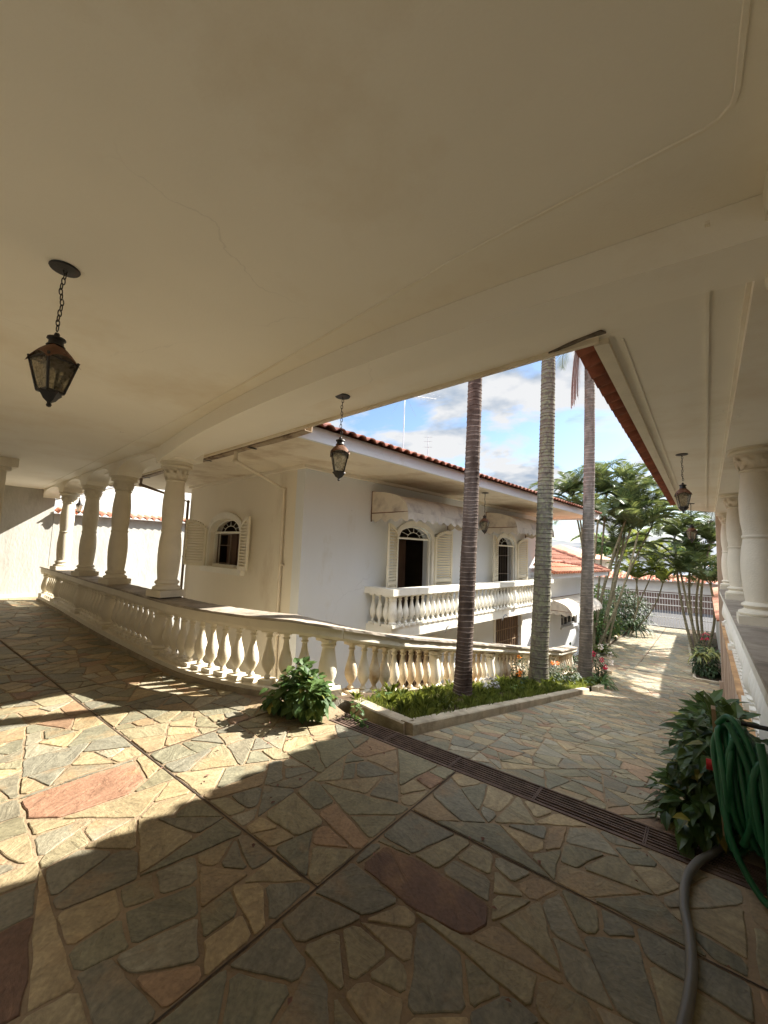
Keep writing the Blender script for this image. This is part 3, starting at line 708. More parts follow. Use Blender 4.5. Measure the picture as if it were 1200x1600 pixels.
# ------------------------------------------------------------------ porch overhead
ZC = 2.92; ZB = 2.785; ZI = 2.975; ZL = 2.735
porch = thing('covered_porch', 'large cream porch with flat ceiling, curved beam and eave over the court', 'porch', (-6, 0, 0))
eaveY = lambda x: 2.6-.082*(x+.465)
inn = [(-6.05,2.47),(-4.8,2.23),(-3.59,2.035),(-2.49,1.915),(-1.51,1.862),(-.88,1.855),(-.4,1.875),(.32,1.92)]
out_ = [(-6.1,2.86),(-4.9,2.60),(-3.9,2.42),(-2.91,2.26),(-1.69,2.11),(-1.1,2.115),(-.4,2.15),(.32,2.22)]
mid = [(-14.7,3.22), (-12.15,3.06), (-10.1,2.94), (-8.08,2.80), (-6.1,2.68)] + [((a_[0]+b_[0])/2, (a_[1]+b_[1])/2) for a_, b_ in zip(inn[1:-1], out_[1:-1])] + [(.21,2.06)]
m = MB()
for p_, q_ in zip(mid, mid[1:]): m.prism([(p_[0],-2.0), (q_[0],-2.0), q_, p_], ZI, ZI+.09)
m.build('ceiling', M_['ceil'], porch)
m = MB()
for p_, q_ in zip(mid, mid[1:]): m.prism([p_, q_, (q_[0], eaveY(q_[0]) if q_[0] < -.465 else 2.6), (p_[0], eaveY(p_[0]) if p_[0] < -.465 else 2.6)], ZC, ZC+.10)
m.build('eave_soffit', M_['ceil'], porch)
m = MB()   # eave lip
m.prism([(-.47,2.6), (-.47,2.632), (-14.7,eaveY(-14.7)+.032), (-14.7,eaveY(-14.7))][::-1], ZC-.028, ZC+.17); m.build('fascia', M_['soffit'], porch)
m = MB()  # broken corner of render
vs = []; 
cpts = [(-.52,2.565),(-.60,2.59),(-.72,2.625),(-.80,2.638),(-.70,2.600),(-.62,2.565),(-.50,2.535),(-.44,2.52),(-.42,2.56)]
m.prism(cpts[::-1], ZC-.012, ZC-.001); m.build('broken_render', mat('crumbled_render', (.16,.13,.10), .95, .5, 20, 1, 40), porch)
# ceiling bead
gl = [(-14.6,2.95), (-8.1,2.38), (-4.1,2.0), (-1.55,1.68), (-.9,1.59)]
gp = spline([Vector(p) for p in gl], 6); gp += [Vector((-.3,1.55)), Vector((.03,1.53)), Vector((.075,1.515)), Vector((.103,1.485)), Vector((.112,1.44)), Vector((.12,1.17)), Vector((.14,-1.3))]
m = MB(); m.sweep([(p.x, p.y) for p in gp], lambda k: [(-.009, ZI-.001), (-.006, ZI-.007), (.006, ZI-.007), (.009, ZI-.001)]); m.build('ceiling_bead', M_['ceil'], porch)
# curved beam
I = spline([Vector(p) for p in inn], 8); O = spline([Vector(p) for p in out_], 8)
m = MB(); m.sm = True; n_ = len(I); vs = []
for a, b in zip(I, O):
    zb1 = ZL+(ZB-ZL)*max(0, min(1, (a.x+6.0)/1.6)); vs += [(a.x, a.y+.03, ZI-.001), (a.x, a.y, zb1), (b.x, b.y, zb1), (b.x, b.y, ZC-.001)]
fs = []
for k in range(n_-1):
    for q in range(3): fs.append((k*4+q, (k+1)*4+q, (k+1)*4+q+1, k*4+q+1))
fs += [(0,1,2,3), ((n_-1)*4+3, (n_-1)*4+2, (n_-1)*4+1, (n_-1)*4)]
m.add(vs, fs); m.build('curved_beam', M_['ceil'], porch, 30)
# arched left beam
m = MB(); m.sm = True
A0 = Vector((-6.05, 2.665)); cols = [Vector(c) for c in colx] + [Vector((-14.65, 3.235))]
def beam_station(p, d, zb_):
    n2 = Vector((-d.y, d.x)); a = p - n2*.185; b = p + n2*.185
    return [(b.x, b.y, ZI-.001), (b.x, b.y, zb_), (a.x, a.y, zb_), (a.x, a.y, ZC-.001)]
vs = []; st = []
prevp = Vector((-5.62, 2.675))
for q in range(len(cols)-1):
    a, b = cols[q], cols[q+1]; d = (b-a).normalized(); l = (b-a).length
    if q == 0: st.append((a + (a-b).normalized()*.4, d, ZL)); 
    st.append((a + d*.24, d, ZL))
    na = 16; x0, x1 = .25, l-.25
    for k in range(na+1):
        u = k/na; ang = math.pi*u; xx = (x0+x1)/2 - (x1-x0)/2*math.cos(ang)
        st.append((a + d*xx, d, ZL + .205*math.sin(ang)**.62))
    st.append((a + d*(l-.24), d, ZL))
for p, d, z_ in st: vs += beam_station(p, d, z_)
fs = [(k*4+q, (k+1)*4+q, (k+1)*4+q+1, k*4+q+1) for k in range(len(st)-1) for q in range(3)]
fs.append((0,1,2,3))
m.add(vs, fs); m.build('arched_beam', M_['ceil'], porch, 30)
m = MB(); m.add([(-15,eaveY(-15)+.2,ZC+.18),(-.6,2.83,ZC+.16),(-.6,-2.0,ZC+1.2),(-15,-2.0,ZC+1.2)], [(0,1,2,3)]); m.build('roof', M_['tile'], porch)
m = MB(); m.box((-14.78,-3.35,0), (-14.6,3.35,ZI+.05)); m.build('end_wall', M_['render'], porch)
m = MB(); m.box((-14.6,-3.3,0), (-14.57,3.1,.09)); m.build('skirting', M_['cast'], porch)
# side pier at the left edge of the picture
t = thing('wall_pier', 'dark shaded cream wall pier at the far left edge under the ceiling', 'wall', (-9.9, .2, 0))
m = MB(); m.box((-10.2,-3.34,0), (-9.60,1.48,ZC-.16)); m.build('pier_wall', M_['cream'], t)
m = MB(); m.box((-10.24,-3.34,ZC-.158), (-9.54,1.53,ZC-.10)); m.box((-10.28,-3.34,ZC-.098), (-9.44,1.60,ZI-.002)); m.build('cornice', M_['cream'], t)

# ------------------------------------------------------------------ tiled roof helper
def tile_roof(mb, o, ea, eu, na, nu, pitch=.215, row=.36, lift=.03, wfn=None, amp=1.0):
    """o: eave corner; ea: unit along the eave; eu: unit up the slope; na columns, nu rows"""
    o = Vector(o); ea = Vector(ea).normalized(); eu = Vector(eu).normalized(); nn = ea.cross(eu).normalized()
    if nn.z < 0: nn = -nn
    prof = [(0,.0),(.06,-.018),(.11,-.022),(.16,-.018),(.22,0),(.30,.035),(.42,.062),(.61,.072),(.80,.062),(.92,.035)]
    npf = len(prof)
    for r_ in range(nu):
        a0, a1 = (0, na) if wfn is None else wfn(r_)
        a0 = int(a0); a1 = int(a1)
        if a1 <= a0: break
        vs = []; cnt = (a1-a0)*npf+1
        for e, (u, up) in enumerate(((r_*row-.03, lift), ((r_+1)*row, 0.0))):
            for th in (0, 1):
                for k in range(cnt):
                    c_, q = divmod(k, npf); s_, h = prof[q]
                    jit = mnoise.noise(Vector((c_+a0, r_*3.1, 0)))*.012
                    p = o + ea*((a0+c_+s_)*pitch) + eu*(u+jit*(1-e)) + nn*(h*amp+up*amp+(-.014 if th else 0)+jit*.3)
                    vs.append(p)
        fs = []
        for k in range(cnt-1):
            fs.append((k, k+1, 2*cnt+k+1, 2*cnt+k)); fs.append((k, cnt+k, cnt+k+1, k+1)); fs.append((cnt+k+1, cnt+k, 3*cnt+k, 3*cnt+k+1))
        mb.add(vs, fs)
# ------------------------------------------------------------------ right veranda
ver = thing('veranda', 'right-hand veranda with cream soffit, beam and red tiled eave above the driveway', 'veranda', (1.5, 8, 0))
YE = 12.7
m = MB(); m.prism([(.21,-2.0), (3.2,-2.0), (3.2,18.2), (2.4,18.2), (.21,YE+.9), (-.47,YE), (-.47,2.6), (.21,2.6)], ZC, ZC+.1); m.build('ceiling', M_['ceil'], ver)
m = MB(); m.box((-.50,2.64,ZC-.035), (-.42,YE,ZC+.14)); m.build('fascia', M_['cast'], ver)
m = MB(); m.box((-.36,2.7,ZC-.010), (-.35,YE,ZC-.001)); m.box((.035,1.9,ZC-.014), (.05,YE,ZC-.001)); m.build('ceiling_bead', M_['ceil'], ver)
m = MB(); m.box((.205,-1.99,ZC+.001), (.30,2.1,ZI+.03)); m.box((.205,-1.99,ZC-.07), (.72,YE+.6,ZC-.001)); m.build('beam', M_['ceil'], ver)
m = MB(); m.box((.185,2.25,ZC-.022), (.2045,YE,ZC-.001)); m.build('cornice', M_['ceil'], ver)
m = MB(); m.box((3.1,-2.0,-2.9), (3.3,18,ZC)); m.build('house_wall', M_['cream'], ver)
m = MB(); eu = Vector((1, 0, .36)).normalized()
tile_roof(m, (-.64, 2.75, ZC+.10), (0,1,0), eu, 46, 12, pitch=.215, amp=.8, wfn=lambda r_: (0 if r_ < 2 else 0, 46+r_*1.9)); m.build('roof', M_['tile'], ver, 50)
m = MB(); m.add([(-.55,2.6,ZC+.09),(-.55,YE+.1,ZC+.09),(3.4,YE+6.2,ZC+1.5),(3.4,2.6,ZC+1.5)], [(0,1,2,3)])
m.add([(-.55,2.6,ZC+.10),(3.4,2.6,ZC+1.5),(3.4,-2.0,ZC+1.2),(-.6,-2.0,ZC+1.2)], [(0,1,2,3)]); m.build('roof_deck', M_['wood'], ver)
# parapet, ledge, balusters
t = thing('right_balustrade', 'white balustrade on an orange stone ledge running away beside the driveway', 'balustrade', (.4, 7, 0))
m = MB(); m.box((.235,1.75,.845), (.76,13.5,.955)); m.build('rail', M_['trim'], t)
m = MB()
y = 1.75
while y < 13.4:
    l = .62*rnd.uniform(.85,1.15); m.box((.222,y+.002,.957), (.80,min(13.5,y+l),.985+rnd.uniform(-.002,.002))); y += l
m.build('stone_cap', M_['cap'], t)
BALR = mesh_only(baluster_mb(.725, .082), 'baluster_r', M_['trim']); POSTR = mesh_only(post_mb(.725, .14), 'post_r', M_['trim'])
y = 1.9; k = 0
while y < 13.4:
    near = min(abs(y-q) for q in (2.18, 5.9, 9.6, 13.2))
    if near > .2: inst('baluster', BALR, t, (.375, y, .12))
    y += .235
for q in (2.18, 4.1, 5.9, 9.6, 13.2): inst('post', POSTR, t, (.40, q, .12))
m = MB(); m.box((.60,1.75,.12), (.75,13.5,.843)); m.build('back_wall', M_['cream'], t)
m = MB(); y = 1.7
while y < 13.4:
    l = .5*rnd.uniform(.7,1.3); m.box((.235+rnd.uniform(-.004,.004),y+.002,.09), (.62,min(13.5,y+l),.118+rnd.uniform(-.003,.002))); y += l
m.build('ledge', M_['sand'], t)
m = MB(); m.box((.26,1.7,-2.9), (.62,13.5,.088)); m.build('base_wall', M_['pinkwall'], t)
m = MB()
for y in (4.2,5.1,6.3,7.7,8.2,9.4,10.6,11.7): m.box((.235,y,-2.9), (.259,y+.10,.088))
m.build('pilaster', M_['pinkwall'], t)
m = MB(); m.box((.81,1.7,.80), (3.1,17.9,.98)); tag(m.build('veranda_floor', M_['cap']), kind='structure')
t = thing('corner_pillar', 'slim stained pink pillar rising to the soffit where the right parapet ends', 'pillar', (.3, 13.7, -1.9))
m = MB(); m.box((.215,13.55,-2.6), (.46,13.85,ZC-.002)); m.build('shaft', M_['pinkwall'], t)
m = MB(); m.box((.16,13.50,-2.6), (.50,13.545,-1.3)); m.build('base', M_['pinkwall'], t)
t = thing('boundary_wall', 'grey rendered boundary wall with red tile coping right of the far palms', 'wall', (.4, 22, -2.3))
m = MB(); m.box((.30,13.9,-2.9), (.50,30.4,.1)); m.build('wall', M_['render'], t)
m = MB(); tile_roof(m, (.20,13.9,.12), (0,1,0), Vector((1,0,.35)), 76, 1, row=.42); m.build('tile_coping', M_['tilepale'], t, 50)

# ------------------------------------------------------------------ left boundary wall and neighbour
t = thing('garden_wall', 'sunlit rough white garden wall with red tile coping seen between the columns', 'wall', (-14.7, 9, 0))
m = MB(); m.box((-14.8,3.36,-2.9), (-14.6,24,2.33)); m.build('wall', M_['render'], t)
m = MB(); tile_roof(m, (-14.43,3.38,2.34), (0,1,0), Vector((-1,0,.32)), 96, 1, row=.42); m.build('tile_coping', M_['tilepale'], t, 50)
t = thing('neighbour_house', 'plain bright white gable wall of the neighbouring house above the garden wall', 'house', (-20, 9, 0))
m = MB(); m.box((-24,-2,-2.9), (-17.6,30,6.2)); m.build('wall', mat('neighbour_plaster', (.52,.51,.48), .9, .05, 1, .4, 20, stain=(.45,.44,.41)), t)
m = MB(); m.add([(-17.59,3.0,2.6),(-17.59,3.08,2.6),(-17.59,12.08,6.1),(-17.59,12.0,6.1),(-17.55,3.0,2.6),(-17.55,3.08,2.6),(-17.55,12.08,6.1),(-17.55,12.0,6.1)], [(4,5,6,7),(0,4,7,3),(1,2,6,5),(0,1,5,4),(3,7,6,2)]); m.build('flashing', M_['white'], t)

# ------------------------------------------------------------------ the house (own frame: u along the long facade, w outward)
AH = R(4.7); E1 = Vector((math.sin(AH), math.cos(AH), 0)); E2 = Vector((math.cos(AH), -math.sin(AH), 0)); HC = Vector((-4.9915, 4.2807, 0))
HM = Matrix.Translation(HC) @ Matrix.Rotation(-AH, 4, 'Z')       # local x = w, local y = u
def HP(w_, u_, z_): return HM @ Vector((w_, u_, z_))
def arc_pts(a, b, z, rise, n=12):
    """points left->right over an opening; segmental arch"""
    out = []
    for k in range(n+1):
        t_ = k/n; x = a+(b-a)*t_; out.append((x, z+rise*math.sqrt(max(0, 1-(2*t_-1)**2))))
    return out
def facade(mb, x0, x1, z0, z1, ops, plane, th):
    """ops: (a,b,za,zs,rise); plane(x,z,d)->point with d depth inward"""
    def prism(poly):
        n = len(poly); vs = [plane(x, z, 0) for x, z in poly] + [plane(x, z, th) for x, z in poly]
        mb.add(vs, [tuple(range(n)), tuple(range(2*n-1, n-1, -1))] + [(i, n+i, n+(i+1) % n, (i+1) % n) for i in range(n)])
    cur = x0
    for a, b, za, zs, rise in sorted(ops):
        if a > cur: prism([(cur, z0), (a, z0), (a, z1), (cur, z1)])
        if za > z0: prism([(a, z0), (b, z0), (b, za), (a, za)])
        if rise > 0:
            A = arc_pts(a, b, zs, rise)
            for (xa, z_a), (xb, z_b) in zip(A, A[1:]): prism([(xa, z_a), (xb, z_b), (xb, z1), (xa, z1)])
        else: prism([(a, zs), (b, zs), (b, z1), (a, z1)])
        cur = b
    if cur < x1: prism([(cur, z0), (x1, z0), (x1, z1), (cur, z1)])
house = thing('white_house', 'two storey white house with arched shuttered openings and red tiled eaves', 'house', tuple(HC), -AH)
UL = 10.25; WL = 4.36
ops = [(2.30,3.42,.12,1.88,.26), (6.45,7.50,.12,1.88,.26), (6.35,7.9,-2.5,-.02,0)]
plF = lambda x, z, d: HP(-d, x, z)
m = MB(); facade(m, 0, UL, -2.9, 2.92, [o for o in ops if o[2] > 0], plF, .22)
m2 = MB(); 
# front wall split in two storeys so that both rows of openings can be cut
m = MB(); facade(m, 0, UL, .03, 2.92, [(2.30,3.42,.13,1.88,.26), (6.45,7.50,.13,1.88,.26)], plF, .22)
facade(m, 0, UL, -2.9, .03, [(2.2,3.6,-2.4,-.25,0), (6.35,7.9,-2.5,-.02,0)], plF, .22); m.build('front_wall', M_['white'], house)
plG = lambda x, z, d: HP(x, d, z)
m = MB(); facade(m, -WL, -.221, -2.9, 2.92, [(-3.20,-1.90,1.17,1.86,.27)], plG, .22); m.build('gable_wall', M_['cream'], house)
m = MB(); m.box((-WL,.2,-2.9), (-WL+.2,UL,2.92)); m.box((-WL,UL-.2,-2.9), (-.22,UL,2.92)); m.box((-WL+.2,.22,-.1), (-.22,UL-.2,.10)); m.box((-WL+.2,4.4,.1), (-.9,4.5,2.92))
m.build('inner_structure', M_['dark'], house, xf=HM)
m = MB(); m.box((-WL-1.3,-1.20,2.925), (1.40,UL+.2,2.99)); m.build('soffit', M_['soffit'], house, xf=HM)
m = MB(); m.box((-.06,-.07,2.87), (.075,UL+.05,2.924)); m.box((-WL,-.07,2.87), (-.06,-.001,2.924)); m.build('cornice', M_['cream'], house, xf=HM)
m = MB(); m.box((1.401,-1.22,2.875), (1.45,UL+.25,3.05)); m.box((-WL-1.3,-1.25,2.90), (1.4,-1.201,3.02)); m.box((-WL-1.3,UL+.201,2.875), (1.4,UL+.25,3.05)); m.build('fascia', M_['white'], house, xf=HM)
# hip roof
m = MB(); s_ = .33
o1 = HP(1.53, -1.27, 3.055)
ncol = int((UL+1.55)/.18)
tile_roof(m, o1, E1, (-E2 + Vector((0,0,s_))), ncol, 9, pitch=.18, row=.38, amp=.42, wfn=lambda r_: (r_*1.97, ncol-r_*1.97))
W2 = 1.56+WL+1.4; nc2 = int(W2/.215)
tile_roof(m, HP(1.56-W2, -1.35, 3.05), E2, (E1 + Vector((0,0,s_))), nc2, 9, row=.38, amp=.55, wfn=lambda r_: (r_*1.65, nc2-r_*1.65))
m.build('roof', M_['tile'], house, 50)
m = MB(); a = [HP(1.5,-1.25,3.03), HP(1.5,UL+.25,3.03), HP(-WL-1.35,UL+.25,3.03), HP(-WL-1.35,-1.25,3.03)]; b = [HP(-1.45,1.75,4.02), HP(-1.45,UL-2.6,4.02)]
m.add(a+b, [(0,1,5,4), (1,2,5), (2,3,4,5), (3,0,4)]); m.build('roof_deck', M_['tile'], house)
m = MB(); m.sm = True
hp = [HP(1.54-.30*k, -1.24+.30*k, 3.14+.098*k) for k in range(11)]; m.tube(hp, .085, 8); m.build('hip_tiles', M_['tile'], house, 60)

def shutter(parent, hinge, dirv, wd, z0, z1, rise, side, name='shutter'):
    """louvred leaf: hinge (w,u); dirv (w,u) unit direction away from hinge; arch rises towards the hinge (side=1) or away"""
    m = MB(); d = Vector((dirv[0], dirv[1], 0)).normalized(); nrm = Vector((-d.y, d.x, 0)); h = Vector((hinge[0], hinge[1], 0)); up = Vector((0,0,1))
    top = lambda s: z1 + rise*(math.sqrt(max(0, 1-(s/wd)**2)) if side > 0 else math.sqrt(max(0, 1-(1-s/wd)**2)))
    th = .018
    def slab(s0, s1, za, zb, thk=th, tilt=0):
        c = h + d*((s0+s1)/2) + up*((za+zb)/2)
        ax = d; ay = (nrm*math.cos(tilt) + up*math.sin(tilt)); az = (up*math.cos(tilt) - nrm*math.sin(tilt))
        m.obox(c, ax, ay, az, (s1-s0)/2, thk, (zb-za)/2)
    slab(0, .05, z0, top(.03)); slab(wd-.05, wd, z0, top(wd-.03)); slab(.05, wd-.05, z0, z0+.07)
    n = 7
    for k in range(n):
        s0 = .05+(wd-.1)*k/n; s1 = .05+(wd-.1)*(k+1)/n; t0 = top((s0+s1)/2); slab(s0-.001, s1, t0-.055, t0)
    z = z0+.085
    while z < z1+rise*.75:
        # louvre limited to where the leaf is
        s1 = wd-.05; s0 = .05
        if z > z1-.05:
            ss = [s for s in [.05+(wd-.1)*q/20 for q in range(21)] if top(s)-.06 > z+.02]
            if len(ss) < 3: break
            s0, s1 = min(ss), max(ss)
        slab(s0, s1, z, z+.046, .005, R(42)); z += .056
    slab(.05, wd-.05, (z0+z1)/2-.03, (z0+z1)/2+.03) if z1-z0 > 1.5 else None
    return m.build(name, M_['lou'], parent, xf=HM)
def fan(m, a, b, z, rise, plane_d, fn):
    """fanlight muntins in an arched head"""
    c = (a+b)/2; R_ = (b-a)/2
    def P(x, zz, d=0): return fn(x, zz, plane_d+d)
    pts = arc_pts(a+.025, b-.025, z, rise-.02, 14)
    m.tube([P(*p) for p in pts], .016, 6)
    m.tube([P(a, z), P(b, z)], .024, 6)
    m.tube([P(c+.38*R_*math.cos(t_), z+.45*rise*math.sin(t_)*1.1) for t_ in [math.pi*k/8 for k in range(9)]], .006, 5)
    for t_ in (R(35), R(65), R(90), R(115), R(145)):
        m.tube([P(c+.38*R_*math.cos(t_), z+.49*rise*math.sin(t_)), P(c+.97*R_*math.cos(t_), z+.95*rise*math.sin(t_))], .005, 5)
for (a, b, lab) in ((2.30, 3.42, 'dark open doorway of the nearer arched balcony opening'), (6.45, 7.50, 'barred glazed door of the farther arched balcony opening')):
    dparent = bpy.data.objects.new('balcony_door', None); COL.objects.link(dparent); dparent.parent = house; dparent['label'] = lab
    m = MB(); m.sm = True; fan(m, a, b, 1.88, .26, .05, plF)
    m.sm = False
    for x in (a+.025, b-.025): m.bar(plF(x, .13, .05), plF(x, 1.88, .05), .05)
    m.build('frame', M_['trim'], dparent, 40)
    m = MB(); A = arc_pts(a-.11, b+.11, 1.88, .37, 16); B = arc_pts(a, b, 1.88, .26, 16)
    vs = [plF(x, z, -.03) for x, z in A] + [plF(x, z, -.03) for x, z in B] + [plF(x, z, .0) for x, z in A] + [plF(x, z, .03) for x, z in B]
    n = len(A)
    m.add(vs, [f for k in range(n-1) for f in ((k, k+1, n+k+1, n+k), (2*n+k, 2*n+k+1, k+1, k), (n+k, n+k+1, 3*n+k+1, 3*n+k))])
    for x0, x1 in ((a-.11, a), (b, b+.11)):
        p = [plF(x0, .13, -.03), plF(x1, .13, -.03), plF(x1, 1.88, -.03), plF(x0, 1.88, -.03), plF(x0, .13, .02), plF(x1, .13, .02), plF(x1, 1.88, .02), plF(x0, 1.88, .02)]
        m.add(p, [(0,1,2,3),(0,4,5,1),(1,5,6,2),(3,7,4,0)])
    m.build('architrave', M_['trim'], dparent)
    m = MB()
    if a < 3: m.box((-.75, b-.34, .12), (-.70, b-.02, 1.86)); m.build('door_leaf', M_['darkwood'], dparent, xf=HM)
    else:
        for k in range(7): m.bar(plF(a+.12+k*.135, .13, .10), plF(a+.12+k*.135, 1.86, .10), .009)
        for z in (.5, 1.1, 1.6): m.bar(plF(a+.05, z, .10), plF(b-.05, z, .10), .012)
        m.build('grille', M_['pipedark'], dparent)
    shutter(dparent, (.035, a-.05), ((.407, -.913) if a < 3 else (.29, -.957)), .56, .14, 1.88, .24, -1)
    shutter(dparent, (.05, b+.08), (.05, 1), .62, .14, 1.88, .24, -1)
# gable window
wp = bpy.data.objects.new('arched_window', None); COL.objects.link(wp); wp.parent = house
m = MB(); m.sm = True; fan(m, -3.20, -1.90, 1.86, .27, .10, plG); m.sm = False
for x in (-3.175, -1.925): m.bar(plG(x, 1.17, .10), plG(x, 1.86, .10), .05)
m.bar(plG(-3.2, 1.195, .10), plG(-1.9, 1.195, .10), .05)
m.build('frame', M_['trim'], wp, 40)
m = MB()
for x0, x1 in ((-3.12, -2.55),):
    for q in ((x0, x0+.03), (x1-.03, x1)): m.bar(plG((q[0]+q[1])/2, 1.22, .13), plG((q[0]+q[1])/2, 1.84, .13), .018)
    for z in (1.24, 1.6, 1.82): m.bar(plG(x0, z, .13), plG(x1, z, .13), .014)
m.build('sash', M_['pipedark'], wp)
m = MB(); m.box((-2.62,.30,1.2), (-2.0,.33,1.84)); m.box((-3.0,.28,1.2), (-2.6,.31,1.84)); m.build('inner_leaf', M_['darkwood'], wp, xf=HM)
m = MB(); A = arc_pts(-3.32, -1.78, 1.86, .40, 16); B = arc_pts(-3.2, -1.9, 1.86, .27, 16); n = len(A)
vs = [plG(x, z, -.045) for x, z in A] + [plG(x, z, -.045) for x, z in B] + [plG(x, z, .0) for x, z in A] + [plG(x, z, .05) for x, z in B]
m.add(vs, [f for k in range(n-1) for f in ((k, k+1, n+k+1, n+k), (2*n+k, 2*n+k+1, k+1, k), (n+k, n+k+1, 3*n+k+1, 3*n+k))])
for x0, x1 in ((-3.32, -3.2), (-1.9, -1.78)):
    p = [plG(x, z, d) for d in (-.045, .02) for x, z in ((x0, 1.17), (x1, 1.17), (x1, 1.86), (x0, 1.86))]; m.add(p, [(0,1,2,3),(0,4,5,1),(1,5,6,2),(3,7,4,0)])
m.build('architrave', M_['trim'], wp)
m = MB(); m.box((-3.40,-.09,1.055), (-1.70,.10,1.168)); m.build('sill', M_['trim'], wp, xf=HM)
shutter(wp, (-3.26, -.06), (-.94, -.34), .60, 1.16, 1.86, .27, -1)
shutter(wp, (-1.83, -.06), (.985, -.17), .44, 1.16, 1.86, .27, -1)
# lower floor openings
m = MB()
for a, b, z0, z1 in ((6.35,7.9,-2.5,-.02), (2.2,3.6,-2.4,-.25)):
    lp = bpy.data.objects.new('lower_door', None); COL.objects.link(lp); lp.parent = house
    m = MB(); m.box((-.16,a,z0), (-.10,b,z1)); m.build('panel', M_['darkwood'], lp, xf=HM)
    m = MB()
    for k in range(14):
        y = a+.05+(b-a-.1)*k/13; m.box((-.07,y-.008,z0), (-.055,y+.008,z1))
    for k in range(8):
        z = z0+.2+(z1-z0-.3)*k/7; m.box((-.072,a,z-.01), (-.053,b,z+.01))
    m.build('grille', M_['wood'], lp, xf=HM)
    m = MB(); m.box((-.0,a-.08,z0), (.03,a,z1+.08)); m.box((-.0,b,z0), (.03,b+.08,z1+.08)); m.box((0,a-.08+.08,z1), (.03,b,z1+.08)); m.build('frame', M_['trim'], lp, xf=HM)

# balcony
bal = thing('balcony', 'long white balcony with turned balusters on the driveway side of the house', 'balcony', tuple(HP(.3, 5, .1)), -AH)
m = MB(); m.box((.001,1.50,.10), (.62,8.55,.30)); m.build('slab', M_['trim'], bal, xf=HM)
m = MB(); m.box((.47,1.43,.845), (.70,8.62,.955)); m.box((.001,1.43,.845), (.469,1.66,.955)); m.box((.001,8.39,.845), (.469,8.62,.955)); m.build('rail', M_['trim'], bal, xf=HM)
BB = mesh_only(baluster_mb(.54, .062, 10), 'baluster_b', M_['trim'])
def hinst(name, me, par, w_, u_, z_): 
    p = HP(w_, u_, z_); return inst(name, me, par, tuple(p), -AH)
PB = mesh_only(post_mb(.54, .085), 'post_b', M_['trim'])
for u in (1.55, 3.9, 6.2, 8.5): hinst('post', PB, bal, .585, u, .302)
u = 1.74
while u < 8.4:
    if min(abs(u-q) for q in (3.9, 6.2)) > .11: hinst('baluster', BB, bal, .585, u, .302)
    u += .165
for q in (.12, .28, .44):
    hinst('baluster', BB, bal, q, 1.55, .302); hinst('baluster', BB, bal, q, 8.5, .302)
m = MB(); m.sm = True
for u in (3.1, 5.5):
    m.tube([HP(.66,u-.05,.06), HP(.70,u-.05,.16), HP(.72,u,.2), HP(.73,u+.06,.17)], .012, 6)
m.build('drain_spout', M_['metal'], bal, 60)

# awnings
def awning(name, label, u0, u1, zt, wo, drop=.40, vd=.17, group='canvas awnings on the house'):
    c = HP(0, (u0+u1)/2, zt)
    t = thing(name, label, 'awning', tuple(c), -AH, group)
    prof = [(0, zt), (wo*.35, zt-.03), (wo*.62, zt-.085), (wo*.82, zt-.16), (wo*.95, zt-.27), (wo, zt-drop)]
    pr = spline([Vector(p) for p in prof], 4); n = len(pr); ns = 26
    m = MB(); m.sm = True; vs = []
    for k in range(ns+1):
        u = u0+(u1-u0)*k/ns; sag = .012*math.sin(k*math.pi/ns*3)**2
        for p in pr: vs.append(HP(p.x+.01, u, p.y - sag*math.sin(math.pi*min(1, p.x/wo)) + .006*mnoise.noise(Vector((u*3, p.x*5, 0)))))
    m.add(vs, [(k*n+i, k*n+i+1, (k+1)*n+i+1, (k+1)*n+i) for k in range(ns) for i in range(n-1)]); m.build('canvas', M_['awn'], t, 60)
    for u in (u0, u1):
        m = MB(); vs = [HP(p.x+.01, u, p.y) for p in pr] + [HP(.01, u, zt-drop)]; m.add(vs, [tuple(range(len(vs)))]); m.build('side_panel', M_['awn'], t)
    m = MB(); m.sm = True; vs = []; nn = 90
    L_ = [(.01+wo*k/18, u0-.004) for k in range(19)] + [(wo+.012, u0+(u1-u0)*k/nn) for k in range(nn+1)] + [(.01+wo*(18-k)/18, u1+.004) for k in range(19)]
    s = 0; prev = L_[0]
    for (a_, b_) in L_:
        s += math.hypot(a_-prev[0], b_-prev[1]); prev = (a_, b_)
        sc_ = abs(math.sin(s*math.pi/.24)); fl = .012*math.sin(s*26)
        vs.append(HP(a_+(fl*.3 if wo > a_ else 0), b_, zt-drop)); vs.append(HP(a_+.02*(a_/wo)+(fl if a_ >= wo else 0), b_+(fl if a_ < wo else 0), zt-drop-vd*(.62+.38*sc_)))
    m.add(vs, [(2*k, 2*k+1, 2*k+3, 2*k+2) for k in range(len(L_)-1)]); m.build('valance', M_['awn'], t, 70)
    m = MB(); m.sm = True; m.tube([HP(.015,u0,zt-drop-vd*.9), HP(.012,u0,zt+.004), HP(.012,u1,zt+.004), HP(.015,u1,zt-drop-vd*.9)], .012, 6); m.tube([HP(.012,u0,zt-drop), HP(wo-.005,u0,zt-drop), HP(wo-.005,u1,zt-drop), HP(.012,u1,zt-drop)], .011, 6)
    m.build('frame', M_['rust'], t, 60)
awning('awning', 'stained beige scalloped awning above the nearer shuttered balcony doorway', 1.52, 4.02, 2.69, .88)
awning('awning', 'stained beige scalloped awning above the farther shuttered balcony doorway', 5.78, 8.2, 2.71, .86)
awning('awning', 'small low pale awning above the lower window beyond the balcony', 9.8, 13.1, .24, .8, .34, .14)

